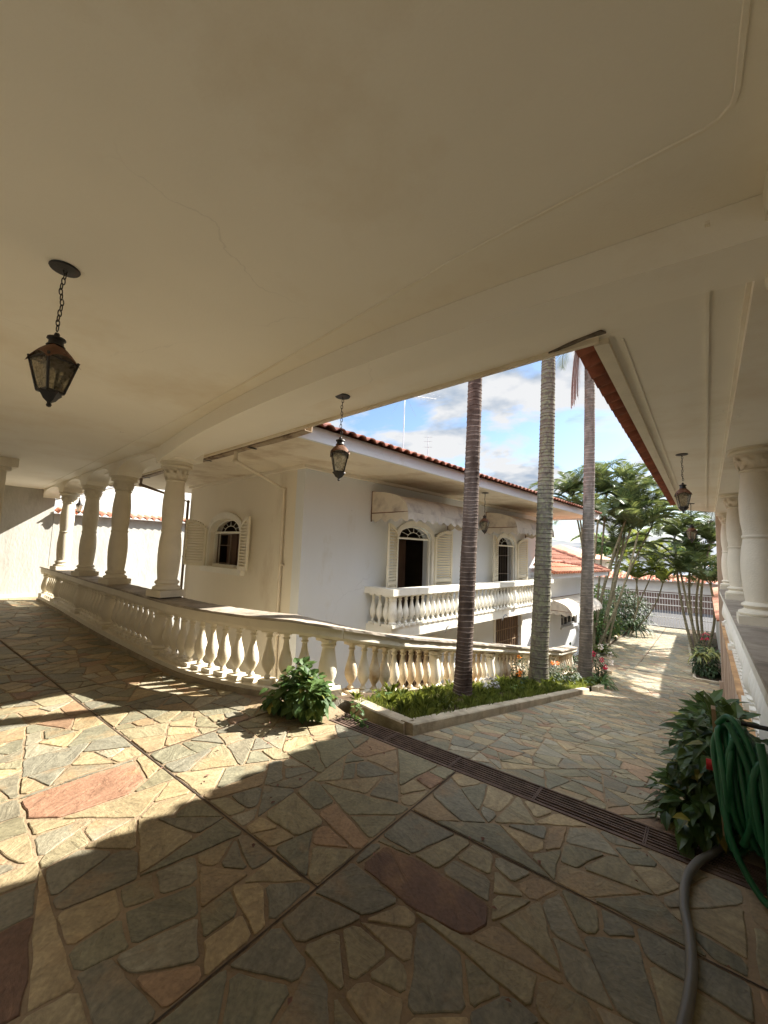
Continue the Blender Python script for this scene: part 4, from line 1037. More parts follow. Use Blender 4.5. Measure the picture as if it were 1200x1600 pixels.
# annex
ann = thing('annex', 'low white wing with pinkish red tiled roof beyond the house', 'house', tuple(HP(-1, 14, -2.5)), -AH)
UA0, UA1 = 8.62, 14.2
m = MB(); facade(m, UL+.001, UA1, -2.9, 1.10, [(11.2,12.85,-.82,-.20,0)], plF, .2); m.build('front_wall', M_['white'], ann)
m = MB(); m.box((-4.2,UA1-.2,-2.9), (-.2,UA1,1.1)); m.box((-4.2,UL+.01,-2.9), (-4,UA1-.2,1.1)); m.build('rear_wall', M_['dark'], ann, xf=HM)
m = MB(); m.box((.001,UA0,.98), (.60,UA1+.5,1.03)); m.box((.56,UA0,.96), (.62,UA1+.5,1.12)); m.box((.001,UA0,.96), (.559,UA0+.05,1.12)); m.build('fascia', M_['white'], ann, xf=HM)
m = MB(); nC = int((UA1+.6-UA0)/.215)
tile_roof(m, HP(.70,UA0,1.12), E1, (-E2+Vector((0,0,.40))), nC, 2, row=.34)
n0 = int((UL-UA0+.05)/.215)+1
tile_roof(m, HP(.70-.63,UA0,1.12+.252), E1, (-E2+Vector((0,0,.40))), nC, 9, row=.38, wfn=lambda r_: (n0, nC-max(0,(r_-3))*2))
m.build('roof', M_['tilepale'], ann, 50)
m = MB(); m.sm = True; m.tube([HP(-3.1,UL+.1,2.66), HP(-3.1,UA1-1.9,2.66), HP(-.7,UA1-.7,1.75), HP(.6,UA1+.4,1.2)], .09, 8); m.tube([HP(-.02,UL+.02,1.46), HP(.1,UL+.7,1.45), HP(.68,UL+3.3,1.2)], .07, 8); m.build('ridge_tiles', M_['tile'], ann, 60)
wn = bpy.data.objects.new('window', None); COL.objects.link(wn); wn.parent = ann
m = MB(); m.box((-.12,11.2,-.82), (-.11,12.85,-.20)); m.build('pane', M_['wglass'], wn, xf=HM)
m = MB()
for k in range(5): u = 11.22+k*(1.61/4); m.box((-.10,u-.02,-.82), (-.06,u+.02,-.2))
for z in (-.80,-.51,-.22): m.box((-.098,11.2,z-.018), (-.062,12.85,z+.018))
m.build('frame', M_['gate'], wn, xf=HM)
m = MB(); m.box((-.0,11.1,-.90), (.06,12.95,-.822)); m.build('sill', M_['white'], wn, xf=HM)
m = MB(); m.box((.001,9.15,-2.9), (.05,9.95,-.25)); m.build('side_door', mat('beige_door', (.42,.36,.27), .6, .1), ann, xf=HM)

# pipes and gutters
t = thing('rain_gutter', 'rusty stained gutter between the porch eave and the house eave', 'gutter', (-6, 3.1, 2.9))
m = MB(); gpth = [(x, eaveY(x)+.085) for x in [-11.0+.4*k for k in range(20)]]
m.sweep(gpth, lambda k: [(-.045, ZC-.005), (-.05, ZC-.045+.006*math.sin(k*1.7)), (.05, ZC-.045+.006*math.sin(k*1.7)), (.055, ZC+.05), (.045, ZC+.05), (.04, ZC-.035), (-.04, ZC-.035)]); m.build('trough', M_['gutter'], t)
m = MB()
for x in (-4.6,-5.9,-7.2,-8.6): m.box((x-.02,eaveY(x)+.03,ZC-.055), (x+.02,eaveY(x)+.15,ZC-.048))
m.build('bracket', M_['iron'], t)
def pipe(label, pts, mt, r=.03, grp='downpipes on the house'):
    t = thing('downpipe', label, 'downpipe', tuple(pts[-1]), 0, grp)
    m = MB(); m.sm = True; m.tube(pts, r, 8); m.build('pipe', mt, t, 60)
    for p in pts[1:3]: m = MB(); m.sm = True; m.ball(p, r*1.35, 8); m.build('elbow', mt, t, 60)
    for z in (0.2, 1.3): m = MB(); m.lathe([(r*1.3, 0), (r*1.3, .03)], (pts[-1][0], pts[-1][1], z), 8); m.build('clamp', mt, t, 60)
pg = lambda w_, z_, d=-.05: tuple(HP(w_, d, z_))
pipe('cream downpipe slanting from the gutter to the wall right of the arched window', [(-5.02,3.06,ZC-.03), (-5.02,3.06,ZC-.17), pg(-.50,2.57), pg(-.44,-2.6)], M_['pipe'])
pipe('brown downpipe at the left corner of the shaded house wall', [(-8.9,3.38,ZC-.03), (-8.9,3.38,ZC-.17), pg(-WL-.02,2.57), pg(-WL-.02,-2.6)], M_['pipedark'])
m = MB()
t = thing('antenna', 'tall thin television antenna mast with long boom behind the house roof', 'antenna', tuple(HP(-3, 5.9, 3.5)))
a = HP(-3, 5.88, 3.9); b = HP(-3, 5.88, 6.75)
m = MB(); m.sm = True; m.tube([a, (a+b)/2, b], .018, 6); m.build('mast', M_['metal'], t, 60)
m = MB(); m.bar(b+Vector((-.25,-.1,-.05)), HP(-3.0, 7.6, 7.03), .016)
for k in range(9):
    c_ = b+Vector((0,0,0))+(HP(-3.0,7.6,7.03)-b)*(k/9); m.bar(c_+Vector((-.28,0,-.06)), c_+Vector((.28,0,.02)), .006)
for s_ in (-.35,.35): m.bar(b+Vector((0,0,-.1)), b+Vector((s_*.6,s_,-.75)), .004)
m.build('boom', M_['metal'], t)
t = thing('antenna', 'short thin antenna mast far along the house roof', 'antenna', tuple(HP(-3, 7.18, 4)))
m = MB(); m.sm = True; m.tube([HP(-3,7.18,3.9), HP(-3,7.18,5.6)], .014, 6); m.build('mast', M_['metal'], t, 60)
m = MB()
m.bar(HP(-3,7.18,5.15), HP(-3,7.18,5.6), .008)
for z in (5.2,5.4,5.55): m.bar(HP(-3.12,7.1,z), HP(-2.88,7.26,z), .01)
m.build('boom', M_['metal'], t)

# ------------------------------------------------------------------ lanterns
def chain_mb(l):
    m = MB(); m.sm = True; z = 0; k = 0
    while z < l:
        cpt = Vector((.004*math.sin(k*1.3), .004*math.cos(k*.9), -z-.016)); rx, rz = .0085, .018; ring = []
        for i in range(10):
            a = 2*math.pi*i/10; x = rx*math.cos(a); zz_ = rz*math.sin(a)
            ring.append(cpt + (Vector((x, 0, zz_)) if k % 2 else Vector((0, x, zz_))))
        m.tube(ring, .0028, 5, closed=True); z += .028; k += 1
    return m
def lantern(label, loc, rz, drop=.36, s=1.0, grp='wrought iron lanterns hanging from the ceilings'):
    t = thing('hanging_lantern', label, 'lantern', loc, rz, grp)
    m = MB(); m.sm = True; m.lathe([(.03,-.012),(.062,-.010),(.066,-.004),(.064,-.001)], n=20); m.build('ceiling_rose', M_['iron'], t, 40, world=False)
    chain_mb(drop-.03).build('chain', M_['iron'], t, 60, world=False)
    z0 = -drop
    m = MB(); m.sm = True; m.ball((0,0,z0-.012), .013, 8); m.lathe([(.010,z0-.02),(.038,z0-.030),(.040,z0-.038),(.030,z0-.044),(.032,z0-.062),(.040,z0-.072)], n=14); m.build('cap', M_['iron'], t, 50, world=False)
    # curved four-sided roof
    m = MB(); m.sm = True; zr = z0-.072; rt, re = .034, .080
    for q in range(4):
        a0 = math.pi/4+q*math.pi/2; vs = []; nr, nc = 5, 8
        for j in range(nr+1):
            u = j/nr; 
            for i in range(nc+1):
                v = -1+2*i/nc; ax = re*u+rt*.72*(1-u)
                mid = a0+math.pi/4; d = Vector((math.cos(mid), math.sin(mid), 0)); e = Vector((-math.sin(mid), math.cos(mid), 0))
                z = zr - .030*u - .030*u*u - .038*u*(abs(v)**2.2) 
                vs.append(d*ax + e*ax*v + Vector((0,0,z)))
        m.add(vs, [(j*(nc+1)+i, j*(nc+1)+i+1, (j+1)*(nc+1)+i+1, (j+1)*(nc+1)+i) for j in range(nr) for i in range(nc)])
    m.build('roof', M_['rust'], t, 50, world=False)
    zt, zb_ = zr-.085, zr-.235; at_, ab = .071, .038
    m = MB()
    for q in range(4):
        a = math.pi/4+q*math.pi/2; d = Vector((math.cos(a), math.sin(a), 0))*1.414
        m.bar(d*at_+Vector((0,0,zt+.02)), d*ab+Vector((0,0,zb_)), .009)
        a2 = a+math.pi/2; d2 = Vector((math.cos(a2), math.sin(a2), 0))*1.414
        m.bar(d*ab+Vector((0,0,zb_)), d2*ab+Vector((0,0,zb_)), .010); m.bar(d*at_*1.0+Vector((0,0,zt+.006)), d2*at_+Vector((0,0,zt+.006)), .006)
    m.build('frame', M_['iron'], t, world=False)
    for q in range(4):
        m = MB(); a = math.pi/4+q*math.pi/2; a2 = a+math.pi/2
        d = Vector((math.cos(a), math.sin(a), 0))*1.40; d2 = Vector((math.cos(a2), math.sin(a2), 0))*1.40
        mid = (d+d2)/2
        m.add([d*ab+Vector((0,0,zb_)), d2*ab+Vector((0,0,zb_)), d2*at_+Vector((0,0,zt)), mid*at_*1.0+Vector((0,0,zt+.045)), d*at_+Vector((0,0,zt))], [(0,1,2,3,4)]); m.build('pane', M_['pane'], t, world=False)
    m = MB(); m.sm = True; m.lathe([(ab*1.42,zb_-.001),(ab*1.5,zb_-.006),(ab*1.1,zb_-.022),(.030,zb_-.040),(.012,zb_-.052),(.008,zb_-.060)], n=4); m.ball((0,0,zb_-.066), .012, 8); m.build('finial', M_['iron'], t, 30, world=False)
    t.scale = (s, s, s); 
    return t
lantern('large dark lantern with copper roof hanging nearest the camera at upper left', (-2.53,.512,ZI), R(20), .345)
lantern('sunlit lantern hanging in front of the white house eave', (-2.43,2.45,ZC), R(48), .36)
lantern('lantern hanging under the right veranda soffit in front of the palms', (-.20,6.12,ZC), R(12), .36, .98)
lantern('small far lantern at the end of the veranda soffit against palm leaves', (-.24,11.4,ZC), R(30), .42, 1.1)
lantern('small dark lantern under the house eave between the two balcony awnings', tuple(HP(.99,3.95,2.92)), R(10), .42, 1.1)
t = thing('wall_lantern', 'small bracket lantern on the sunlit garden wall behind the far columns', 'lantern', (-14.5,3.85,2.6))
m = MB(); m.sm = True; m.tube([(-14.6,3.85,2.42),(-14.45,3.85,2.45),(-14.38,3.85,2.55),(-14.36,3.85,2.78),(-14.3,3.85,2.82)], .012, 6); m.build('bracket', M_['iron'], t, 60)
m = MB(); m.lathe([(.045,2.42),(.085,2.60)], (-14.3,3.85,0), 4); m.build('pane', M_['pane'], t)
m = MB(); m.lathe([(.10,2.60),(.03,2.69),(.012,2.76)], (-14.3,3.85,0), 4); m.lathe([(.012,2.36),(.05,2.42)], (-14.3,3.85,0), 4); m.build('cap', M_['iron'], t)

# ------------------------------------------------------------------ planter
kl = thing('planter_kerb', 'low stone kerb with a gap edging the grassy planter beside the driveway', 'kerb', (-2.1, 6, 0))
def kerb_seg(p, q, w_=.14, h=.10, n=10):
    m = MB(); p = Vector(p); q = Vector(q); d = (q-p).normalized(); nn = Vector((-d.y, d.x))
    P = [p+(q-p)*(k/n) for k in range(n+1)]
    jj = [mnoise.noise(Vector((x.x*5, x.y*5, 0)))*.008 for x in P]
    m.sweep([(a.x, a.y) for a in P], lambda k: [(-w_/2+jj[k], gz(P[k].y)-.15), (w_/2+jj[k], gz(P[k].y)-.15), (w_/2+jj[k], gz(P[k].y)+h-.012), (w_/2-.012+jj[k], gz(P[k].y)+h), (-w_/2+.012+jj[k], gz(P[k].y)+h), (-w_/2+jj[k], gz(P[k].y)+h-.012)])
    return m
kerb_seg((-2.93,3.37), (-2.17,3.235)).build('kerbstone', M_['kerb'], kl)
kerb_seg((-2.165,3.19), (-2.15,9.25), n=30).build('kerbstone', M_['kerb'], kl)
kerb_seg((-2.15,9.30), (-2.13,9.95)).build('kerbstone', M_['kerb'], kl)
kerb_seg((-2.10,10.7), (-2.12,11.5), .14).build('kerbstone', M_['kerb'], kl)
kerb_seg((-2.14,11.6), (-2.25,12.4), .14).build('kerbstone', M_['kerb'], kl)
kerb_seg((-2.45,14.6), (-3.45,18.0), .12, .1).build('kerbstone', M_['kerb'], kl)
kerb_seg((-3.45,18.1), (-3.65,26.0), .12, .1).build('kerbstone', M_['kerb'], kl)
t = thing('right_kerb', 'low brown kerb round the leafy bed at the far right of the driveway', 'kerb', (-.2,17,-2))
kerb_seg((-.38,16.6), (.26,16.6), .08, .07).build('kerbstone', M_['kerb'], t); kerb_seg((-.40,16.65), (-.75,24), .08, .07).build('kerbstone', M_['kerb'], t)
g = MB(); yy = [3.3+.5*k for k in range(20)]
g.add([(x, y, gz(y)+.065+.01*math.sin(y*3+x*5)) for y in yy for x in (-3.2,-2.9,-2.6,-2.4,-2.19)], [(5*i+q, 5*i+q+1, 5*i+q+6, 5*i+q+5) for i in range(len(yy)-1) for q in range(4)])
yb = [12.5+.8*k for k in range(23)]
g.add([(x, y, gz(y)+.05) for y in yb for x in (-5.0, -3.4-.0 if y > 17 else -3.4+(17-y)*.22)], [(2*i, 2*i+1, 2*i+3, 2*i+2) for i in range(len(yb)-1)])
g.add([(x, y, gz(y)+.04) for y in (16.62,30.3) for x in ((-.36,.3) if y < 17 else (-.9,.3))], [(0,1,3,2)])
tag(g.build('planter_soil', M_['soil']), kind='structure')
# grass
m = MB(); rgp = random.Random(5)
for k in range(17000):
    y = 3.33+9.1*rgp.random()**1.15; x = rgp.uniform(-3.12,-2.20)
    if y < 3.9 and x < -2.95: continue
    d = mnoise.noise(Vector((x*3, y*2, 7)))
    if d < -.12 and rgp.random() < .75: continue
    h = rgp.uniform(.03,.10)*(1+.6*d); a = rgp.uniform(0,6.28); l = rgp.uniform(.01,.06); wd = .0035+.001*y/4
    z = gz(y)+.06; b = Vector((x, y, z)); t1 = Vector((math.cos(a), math.sin(a), 0)); pz = Vector((-t1.y, t1.x, 0))*wd
    m.add([b-pz, b+pz, b+t1*l*.4+Vector((0,0,h*.6))+pz*.7, b+t1*l+Vector((0,0,h)), b+t1*l*.4+Vector((0,0,h*.6))-pz*.7], [(0,1,2,3,4)])
for k in range(150):
    y = 3.4+8.8*rgp.random(); x = rgp.uniform(-3.05, -2.22); b = Vector((x, y, gz(y)+.065)); tall = rgp.uniform(.08, .2)
    for j in range(16):
        a = rgp.uniform(0, 6.28); t1 = Vector((math.cos(a), math.sin(a), 0)); pz = Vector((-t1.y, t1.x, 0))*.005; h = tall*rgp.uniform(.5, 1); l = rgp.uniform(.03, .12)
        m.add([b-pz, b+pz, b+t1*l*.4+Vector((0,0,h*.8))+pz*.7, b+t1*l+Vector((0,0,h)), b+t1*l*.4+Vector((0,0,h*.8))-pz*.7], [(0,1,2,3,4)])
tag(m.build('grass', M_['grass']), kind='stuff')

# ------------------------------------------------------------------ plants
def leaf(m, p, d, up, l, w_, fold=.25, droop=.2):
    d = d.normalized(); s = d.cross(up)
    if s.length < .01: s = Vector((1,0,0))
    s.normalize(); n = s.cross(d).normalized()
    a = p; b = p+d*l*.32; e = p+d*l*.66-n*l*droop*.35; c = p+d*l - n*l*droop
    k1 = w_*.5; k2 = w_*.36
    m.add([a, b+s*k1+n*w_*fold, b, b-s*k1+n*w_*fold, e+s*k2+n*w_*fold*.7, e, e-s*k2+n*w_*fold*.7, c], [(0,2,1),(0,3,2),(1,2,5,4),(2,3,6,5),(4,5,7),(5,6,7)])
def leafcloud(m, c, rad, n, size, rg_, asp=.5, shell=.55, down=.3, zmin=None):
    c = Vector(c)
    for k in range(n):
        v = Vector((rg_.gauss(0,1), rg_.gauss(0,1), rg_.gauss(0,1))).normalized()*(shell+(1-shell)*rg_.random())
        lum = 1+.25*mnoise.noise(Vector((v.x*2, v.y*2, v.z*2))+c)
        p = c+Vector((v.x*rad[0], v.y*rad[1], v.z*rad[2]))*lum
        if zmin is not None and p.z < zmin: p.z = zmin+rg_.random()*.03
        d = (v+Vector((rg_.uniform(-.7,.7), rg_.uniform(-.7,.7), rg_.uniform(-.5,.4)-down)))
        s_ = size*rg_.uniform(.6,1.25); leaf(m, p, d, Vector((rg_.uniform(-.3,.3), rg_.uniform(-.3,.3), 1)), s_, s_*asp, .12, .2)
def stems_mb(c, base, n, rad, r_, rg_):
    m = MB(); m.sm = True
    for k in range(n):
        e = Vector(c)+Vector((rg_.uniform(-1,1)*rad[0]*.7, rg_.uniform(-1,1)*rad[1]*.7, rg_.uniform(-.2,.7)*rad[2])); b = Vector(base)+Vector((rg_.uniform(-.05,.05), rg_.uniform(-.05,.05), 0))
        m.tube([b, (b+e)/2+Vector((rg_.uniform(-.04,.04), rg_.uniform(-.04,.04), .03)), e], r_, 5)
    return m
def shrub(name, label, cat, blobs, size, mt, asp, rg_, base, nst=8, group=None, down=.3, srad=.006, zmin=None, shell=.5):
    t = thing(name, label, cat, base, 0, group)
    m = MB()
    for c, rad, n in blobs: leafcloud(m, c, rad, n, size, rg_, asp, shell, down, zmin)
    m.build('foliage', mt, t)
    stems_mb(blobs[0][0], base, nst, blobs[0][1], srad, rg_).build('stem', M_['cane'], t, 60)
    return t
q = random.Random(11)
shrub('leafy_shrub', 'round bright green leafy shrub growing at the foot of the curved balustrade', 'shrub', [((-3.10,2.80,.20),(.30,.22,.20),300), ((-2.98,2.72,.26),(.22,.17,.17),190), ((-3.32,2.70,.14),(.18,.16,.13),130), ((-3.12,2.76,.40),(.13,.10,.09),60)], .092, M_['shrub'], .85, q, (-3.08,2.86,0), 12, down=.45, zmin=.02)
shrub('seedling', 'tiny pale weed sprouting beside the end of the drain grate', 'weed', [((-2.72,3.13,.07),(.07,.05,.07),26), ((-2.60,3.02,.02),(.14,.05,.015),30)], .05, M_['shrub'], .6, q, (-2.72,3.15,0), 3, zmin=.012)
shrub('leafy_bush', 'dark glossy bush of narrow leaves against the right wall by the hose', 'bush', [((.0,3.50,.30),(.22,.42,.42),520), ((-.10,3.35,.12),(.20,.35,.16),240), ((.02,4.35,.12),(.22,.55,.42),560), ((-.02,5.3,-.12),(.22,.55,.38),420)], .135, M_['bush'], .5, q, (.05,3.6,0), 14, down=.35, shell=.45, zmin=-.6)
shrub('leafy_bush', 'small dark bush hugging the right wall beyond the hose bush', 'bush', [((.08,6.6,-.42),(.14,.7,.34),300)], .13, M_['darkbush'], .4, q, (.12,6.6,-.7), 8, down=.35)
shrub('silver_plant', 'small silvery white leaved plant in the grass behind the first palm', 'plant', [((-2.75,6.35,-.42),(.13,.13,.12),130)], .06, M_['grey_leaf'], .5, q, (-2.75,6.35,-.55), 5)
t = shrub('rose_bush', 'rose bush with orange blooms between the first two tall palms', 'flower bush', [((-2.95,8.25,-.62),(.16,.22,.26),170), ((-2.85,7.95,-.70),(.15,.2,.15),60)], .06, M_['darkbush'], .6, q, (-2.9,8.2,-.9), 7)
m = MB()
for c in ((-2.90,8.1,-.60),(-2.88,8.0,-.63),(-2.98,8.3,-.38)): leafcloud(m, c, (.035,.035,.03), 26, .038, q, .8)
m.build('blossom', M_['flower_orange'], t)
t = shrub('flower_bush', 'loose dark bush with a few orange flowers behind the second palm', 'flower bush', [((-2.62,10.35,-1.05),(.24,.5,.22),300), ((-2.75,9.7,-1.0),(.15,.3,.25),140)], .08, M_['darkbush'], .5, q, (-2.65,10.3,-1.3), 9)
m = MB()
for c in ((-2.75,9.75,-.72),(-2.70,9.95,-.76)): leafcloud(m, c, (.035,.035,.03), 22, .036, q, .8)
m.build('blossom', M_['flower_orange'], t)
t = shrub('flower_bush', 'bush with crimson and white flowers beside the third palm', 'flower bush', [((-2.45,13.0,-1.30),(.22,.25,.35),230)], .08, M_['darkbush'], .5, q, (-2.4,13,-1.75), 8)
m = MB()
for c in ((-2.52,12.7,-.98),(-2.34,12.8,-1.12),(-2.25,12.8,-1.30),(-2.58,12.6,-1.12)): leafcloud(m, c, (.05,.05,.045), 34, .05, q, .8)
m.build('blossom', M_['flower_red'], t)
m = MB()
for c in ((-2.18,13.1,-1.02),(-2.16,13.1,-1.2),(-2.42,13.2,-.85)): leafcloud(m, c, (.06,.06,.06), 22, .06, q, .8)
m.build('white_blossom', M_['flower_white'], t)
def strappy(name, label, base, n, l, mt, rg_, wd=.03, cat='plant', group=None):
    t = thing(name, label, cat, base, 0, group); m = MB(); b = Vector(base)
    for k in range(n):
        a = rg_.uniform(0,6.28); el = rg_.uniform(.35,1.35); L_ = l*rg_.uniform(.6,1.1); d = Vector((math.cos(a), math.sin(a), 0)); s = Vector((-d.y, d.x, 0))
        P = []; p = b+d*.03+Vector((rg_.uniform(-.06,.06), rg_.uniform(-.06,.06), 0)); e = el
        for j in range(6):
            P.append(p); p = p+(d*math.cos(e)+Vector((0,0,math.sin(e))))*(L_/5); e -= .42
        ww = [wd*x for x in (.6,1,1,.8,.5,.08)]
        vs = [x for p_, w2 in zip(P, ww) for x in (p_-s*w2, p_+s*w2)]
        m.add(vs, [(2*j, 2*j+1, 2*j+3, 2*j+2) for j in range(5)])
    m.build('foliage', mt, t)
    return t
strappy('strappy_plant', 'clump of arching strap leaves at the end of the planter kerb', (-2.2,12.0,-1.6), 60, .55, M_['shrub'], q)
strappy('strappy_plant', 'grey green strap-leaved tuft among stones at the planter end', (-2.35,12.9,-1.75), 40, .45, M_['shrub'], q)
strappy('lily_clump', 'pale lily leaves drooping in front of the farther kerb gap', (-2.45,11.1,-1.4), 30, .4, M_['shrub'], q)
strappy('strappy_plant', 'pale yellow striped strap plant on top of the far right bed', (-.28,17.2,-1.45), 46, .55, M_['croton'], q, .035)
strappy('strappy_plant', 'second pale striped strap plant beside the corner pillar in the far bed', (.08,17.4,-1.4), 40, .55, M_['croton'], q, .035)
shrub('dark_hedge_bush', 'dark dense bush filling the bed left of the corner pillar', 'bush', [((-.1,17.3,-1.75),(.38,.5,.36),420), ((-.15,18.4,-1.7),(.35,.8,.4),260)], .16, M_['darkbush'], .35, q, (-.1,17.4,-2.1), 8)
shrub('red_flowering_bush', 'small bush with a red bloom behind the striped plants', 'flower bush', [((-.1,20.5,-1.5),(.3,.5,.5),160)], .12, M_['darkbush'], .4, q, (-.1,20.5,-2.1), 6)
m = MB(); leafcloud(m, (-.12,19.8,-1.12), (.12,.1,.12), 30, .1, q, .5); 
o = m.build('blossom', M_['flower_red']); o.parent = bpy.data.objects['red_flowering_bush']; o.matrix_parent_inverse = Matrix.Translation((.1,-20.5,2.1))
shrub('garden_bush', 'tall sunlit green bush beneath the leaning palm stems on the left', 'bush', [((-4.2,21.5,-.8),(.85,1.1,1.2),1900), ((-3.85,22.5,-1.5),(.7,.9,.7),900), ((-3.9,20.0,-1.3),(.5,.8,.8),600)], .17, M_['shrub'], .5, q, (-4.1,21.8,-2.2), 14, srad=.02, down=.2)
shrub('garden_bush', 'broad dark bush close to the gate on the left side', 'bush', [((-3.8,26.3,-1.0),(1.0,1.4,1.2),1700), ((-3.3,28.0,-1.3),(.8,1.0,.9),900)], .2, M_['darkbush'], .4, q, (-3.8,26.6,-2.2), 12, srad=.02)
shrub('low_bush', 'dark low bush by the lower wall behind the third palm', 'bush', [((-3.72,14.8,-1.75),(.26,.8,.4),300)], .12, M_['darkbush'], .5, q, (-3.72,14.8,-2.1), 9, srad=.012)
strappy('bright_fern', 'bright yellow green tuft at the base of the leaning palm stems', (-3.35,18.2,-2.0), 46, .75, M_['palmyellow'], q, .04)

for i, (x, y, lab) in enumerate(((-2.9,3.75,'broad leaved weed near the front corner of the planter'), (-2.45,4.3,'pale weed in the grass near the front kerb'), (-2.5,6.9,'low weed in the grass between the first two palms'))):
    shrub('weed', lab, 'weed', [((x,y,gz(y)+.12),(.10,.10,.06),44)], .07, M_['shrub'] if i != 1 else M_['croton'], .6, q, (x,y,gz(y)+.06), 4, srad=.003)
# ------------------------------------------------------------------ palms
def frond(m, base, az_, el, L_, nl, ll, rg_, droop=1.1, wd=.03, hang=.5, vv=.22):
    p = Vector(base); d = Vector((math.cos(az_), math.sin(az_), 0)); s = Vector((-d.y, d.x, 0)); e = el; N_ = nl; P = []
    for k in range(N_+1):
        P.append((p.copy(), e)); p = p+(d*math.cos(e)+Vector((0,0,math.sin(e))))*(L_/N_); e -= droop/N_*(.5+1.2*k/N_)
    m.tube([x[0] for x in P[::4]]+[P[-1][0]], .012, 4)
    for k in range(3, N_+1):
        pos, e = P[k]; u = k/N_; tg = d*math.cos(e)+Vector((0,0,math.sin(e))); up = s.cross(tg)
        if up.z < 0: up = -up
        l = ll*(math.sin(math.pi*(.16+.80*u))**.7)*rg_.uniform(.85,1.1)
        for sg in (-1, 1):
            dd = (s*sg*.9+tg*(.6+.5*u)+up*vv+Vector((0,0,-hang*rg_.uniform(.5,1.3)*.5))).normalized()
            mid = pos+dd*l*.5; tip = pos+dd*l+Vector((0,0,-hang*l*.35*rg_.uniform(.6,1.4)))
            a = tg*wd*.5
            m.add([pos-a*.5, pos+a*.5, mid+a, tip, mid-a], [(0,1,2,3,4)])
def trunk_mb(base, top, r0, r1, ring=.07, rg_=None, flare=.35, bend=0):
    b = Vector(base); t_ = Vector(top); H_ = (t_-b).length; m = MB(); m.sm = False; m.col = []
    n = 20; z = 0; zs = []
    while z < H_:
        st = ring*rg_.uniform(.55,1.5)*(1 if z > .4 else .7); zs.append((z, st)); z += st
    vs = []; cols_ = []
    off = rg_.uniform(0,50)
    def ringv(z, k, tone):
        u = min(1, z/H_); c = b.lerp(t_, u)+Vector((bend*math.sin(math.pi*u), 0, 0)); r = r0+(r1-r0)*min(1, u)+ flare*r0*math.exp(-z/.22)
        for i in range(n):
            a = 2*math.pi*i/n; rr_ = r*k*(1+.03*mnoise.noise(Vector((0, 9, z*1.1+off)))+.04*mnoise.noise(Vector((math.cos(a)*1.3, math.sin(a)*1.3, z*2.2+off))))
            dz_ = .012*mnoise.noise(Vector((math.cos(a)*1.1, math.sin(a)*1.1, z*4+off)))
            vs.append((c.x+rr_*math.cos(a), c.y+rr_*math.sin(a), c.z+dz_)); cols_.append((max(0, min(1, tone*(.62+1.1*mnoise.noise(Vector((math.cos(a)*1.7, math.sin(a)*1.7, z*3+off)))))),0,0,1))
    nr = 0
    for z, st in zs:
        for (dz_, k, tn) in ((0, 1.0, .1), (st*.70, .985, .25), (st*.82, 1.035, 1.0), (st*.97, 1.03, .8)): ringv(z+dz_, k, tn); nr += 1
    fs = [(k*n+i, k*n+(i+1) % n, (k+1)*n+(i+1) % n, (k+1)*n+i) for k in range(nr-1) for i in range(n)]
    m.add(vs, fs); m.col = cols_
    return m
def tall_palm(label, base, top, r0, r1, mt, ring, dead=None):
    q_ = random.Random(int(base[1]*10)); t = thing('tall_palm', label, 'palm tree', base, 0, 'tall palm trees in the grassy planter')
    trunk_mb((base[0], base[1], base[2]-.15), top, r0, r1, ring, q_, .5, .05).build('trunk', mt, t, 30)
    m = MB(); T = Vector(top)
    for k in range(15): frond(m, T, k*2.4+q_.random()*.4, q_.uniform(-.1,1.25), 2.5, 36, .55, q_, 1.5, .035)
    m.build('crown', M_['palm'], t)
    if dead:
        m = MB()
        for p, az_, L_ in dead: frond(m, p, az_, -1.42, L_, 50, .34, q_, .15, .022, 2.4)
        m.build('dead_frond', M_['dead'], t)
tall_palm('nearest tall palm with dark brown ringed trunk in the grassy planter', (-2.68,5.27,-.36), (-2.54,5.27,8.6), .115, .085, M_['trunk_brown'], .062)
tall_palm('middle tall palm with thick lichen covered grey green trunk', (-2.84,8.99,-1.02), (-2.58,8.99,8.8), .185, .125, M_['trunk_lichen'], .085)
tall_palm('third tall palm with pale grey ringed trunk and a hanging dead frond', (-2.67,12.34,-1.62), (-2.44,12.34,9.2), .17, .12, M_['trunk_grey'], .085, [((-2.66,12.1,8.3), 3.1, 2.4), ((-2.70,12.1,8.0), 3.5, 2.2), ((-2.62,12.2,8.5), 3.3, 2.5), ((-2.66,12.15,8.2), 3.9, 2.3), ((-2.60,12.15,8.4), 2.6, 2.2), ((-2.66,12.2,7.9), 3.0, 1.8)])
def areca(name, label, stems, seed, mt='palm', L_=2.15, nf=10, ll=.5, r=.05, group='clumping palms along the driveway'):
    q_ = random.Random(seed); b0 = stems[0][0]
    t = thing(name, label, 'palm clump', b0, 0, group)
    m = MB()
    for b, top in stems:
        trunk_mb(b, top, r, r*.75, .16, q_, .3, q_.uniform(-.25,.25)).build('trunk', M_['cane'], t, 50)
        T = Vector(top)
        m.sm = False
        for k in range(nf):
            frond(m, T, k*2.4+q_.uniform(-.4,.4), q_.uniform(.45,1.5), L_*q_.uniform(.8,1.2), 30, ll*1.1, q_, 1.45, .065, .45, .5)
        mm = MB()
    m.build('crown', M_[mt], t)
    return t
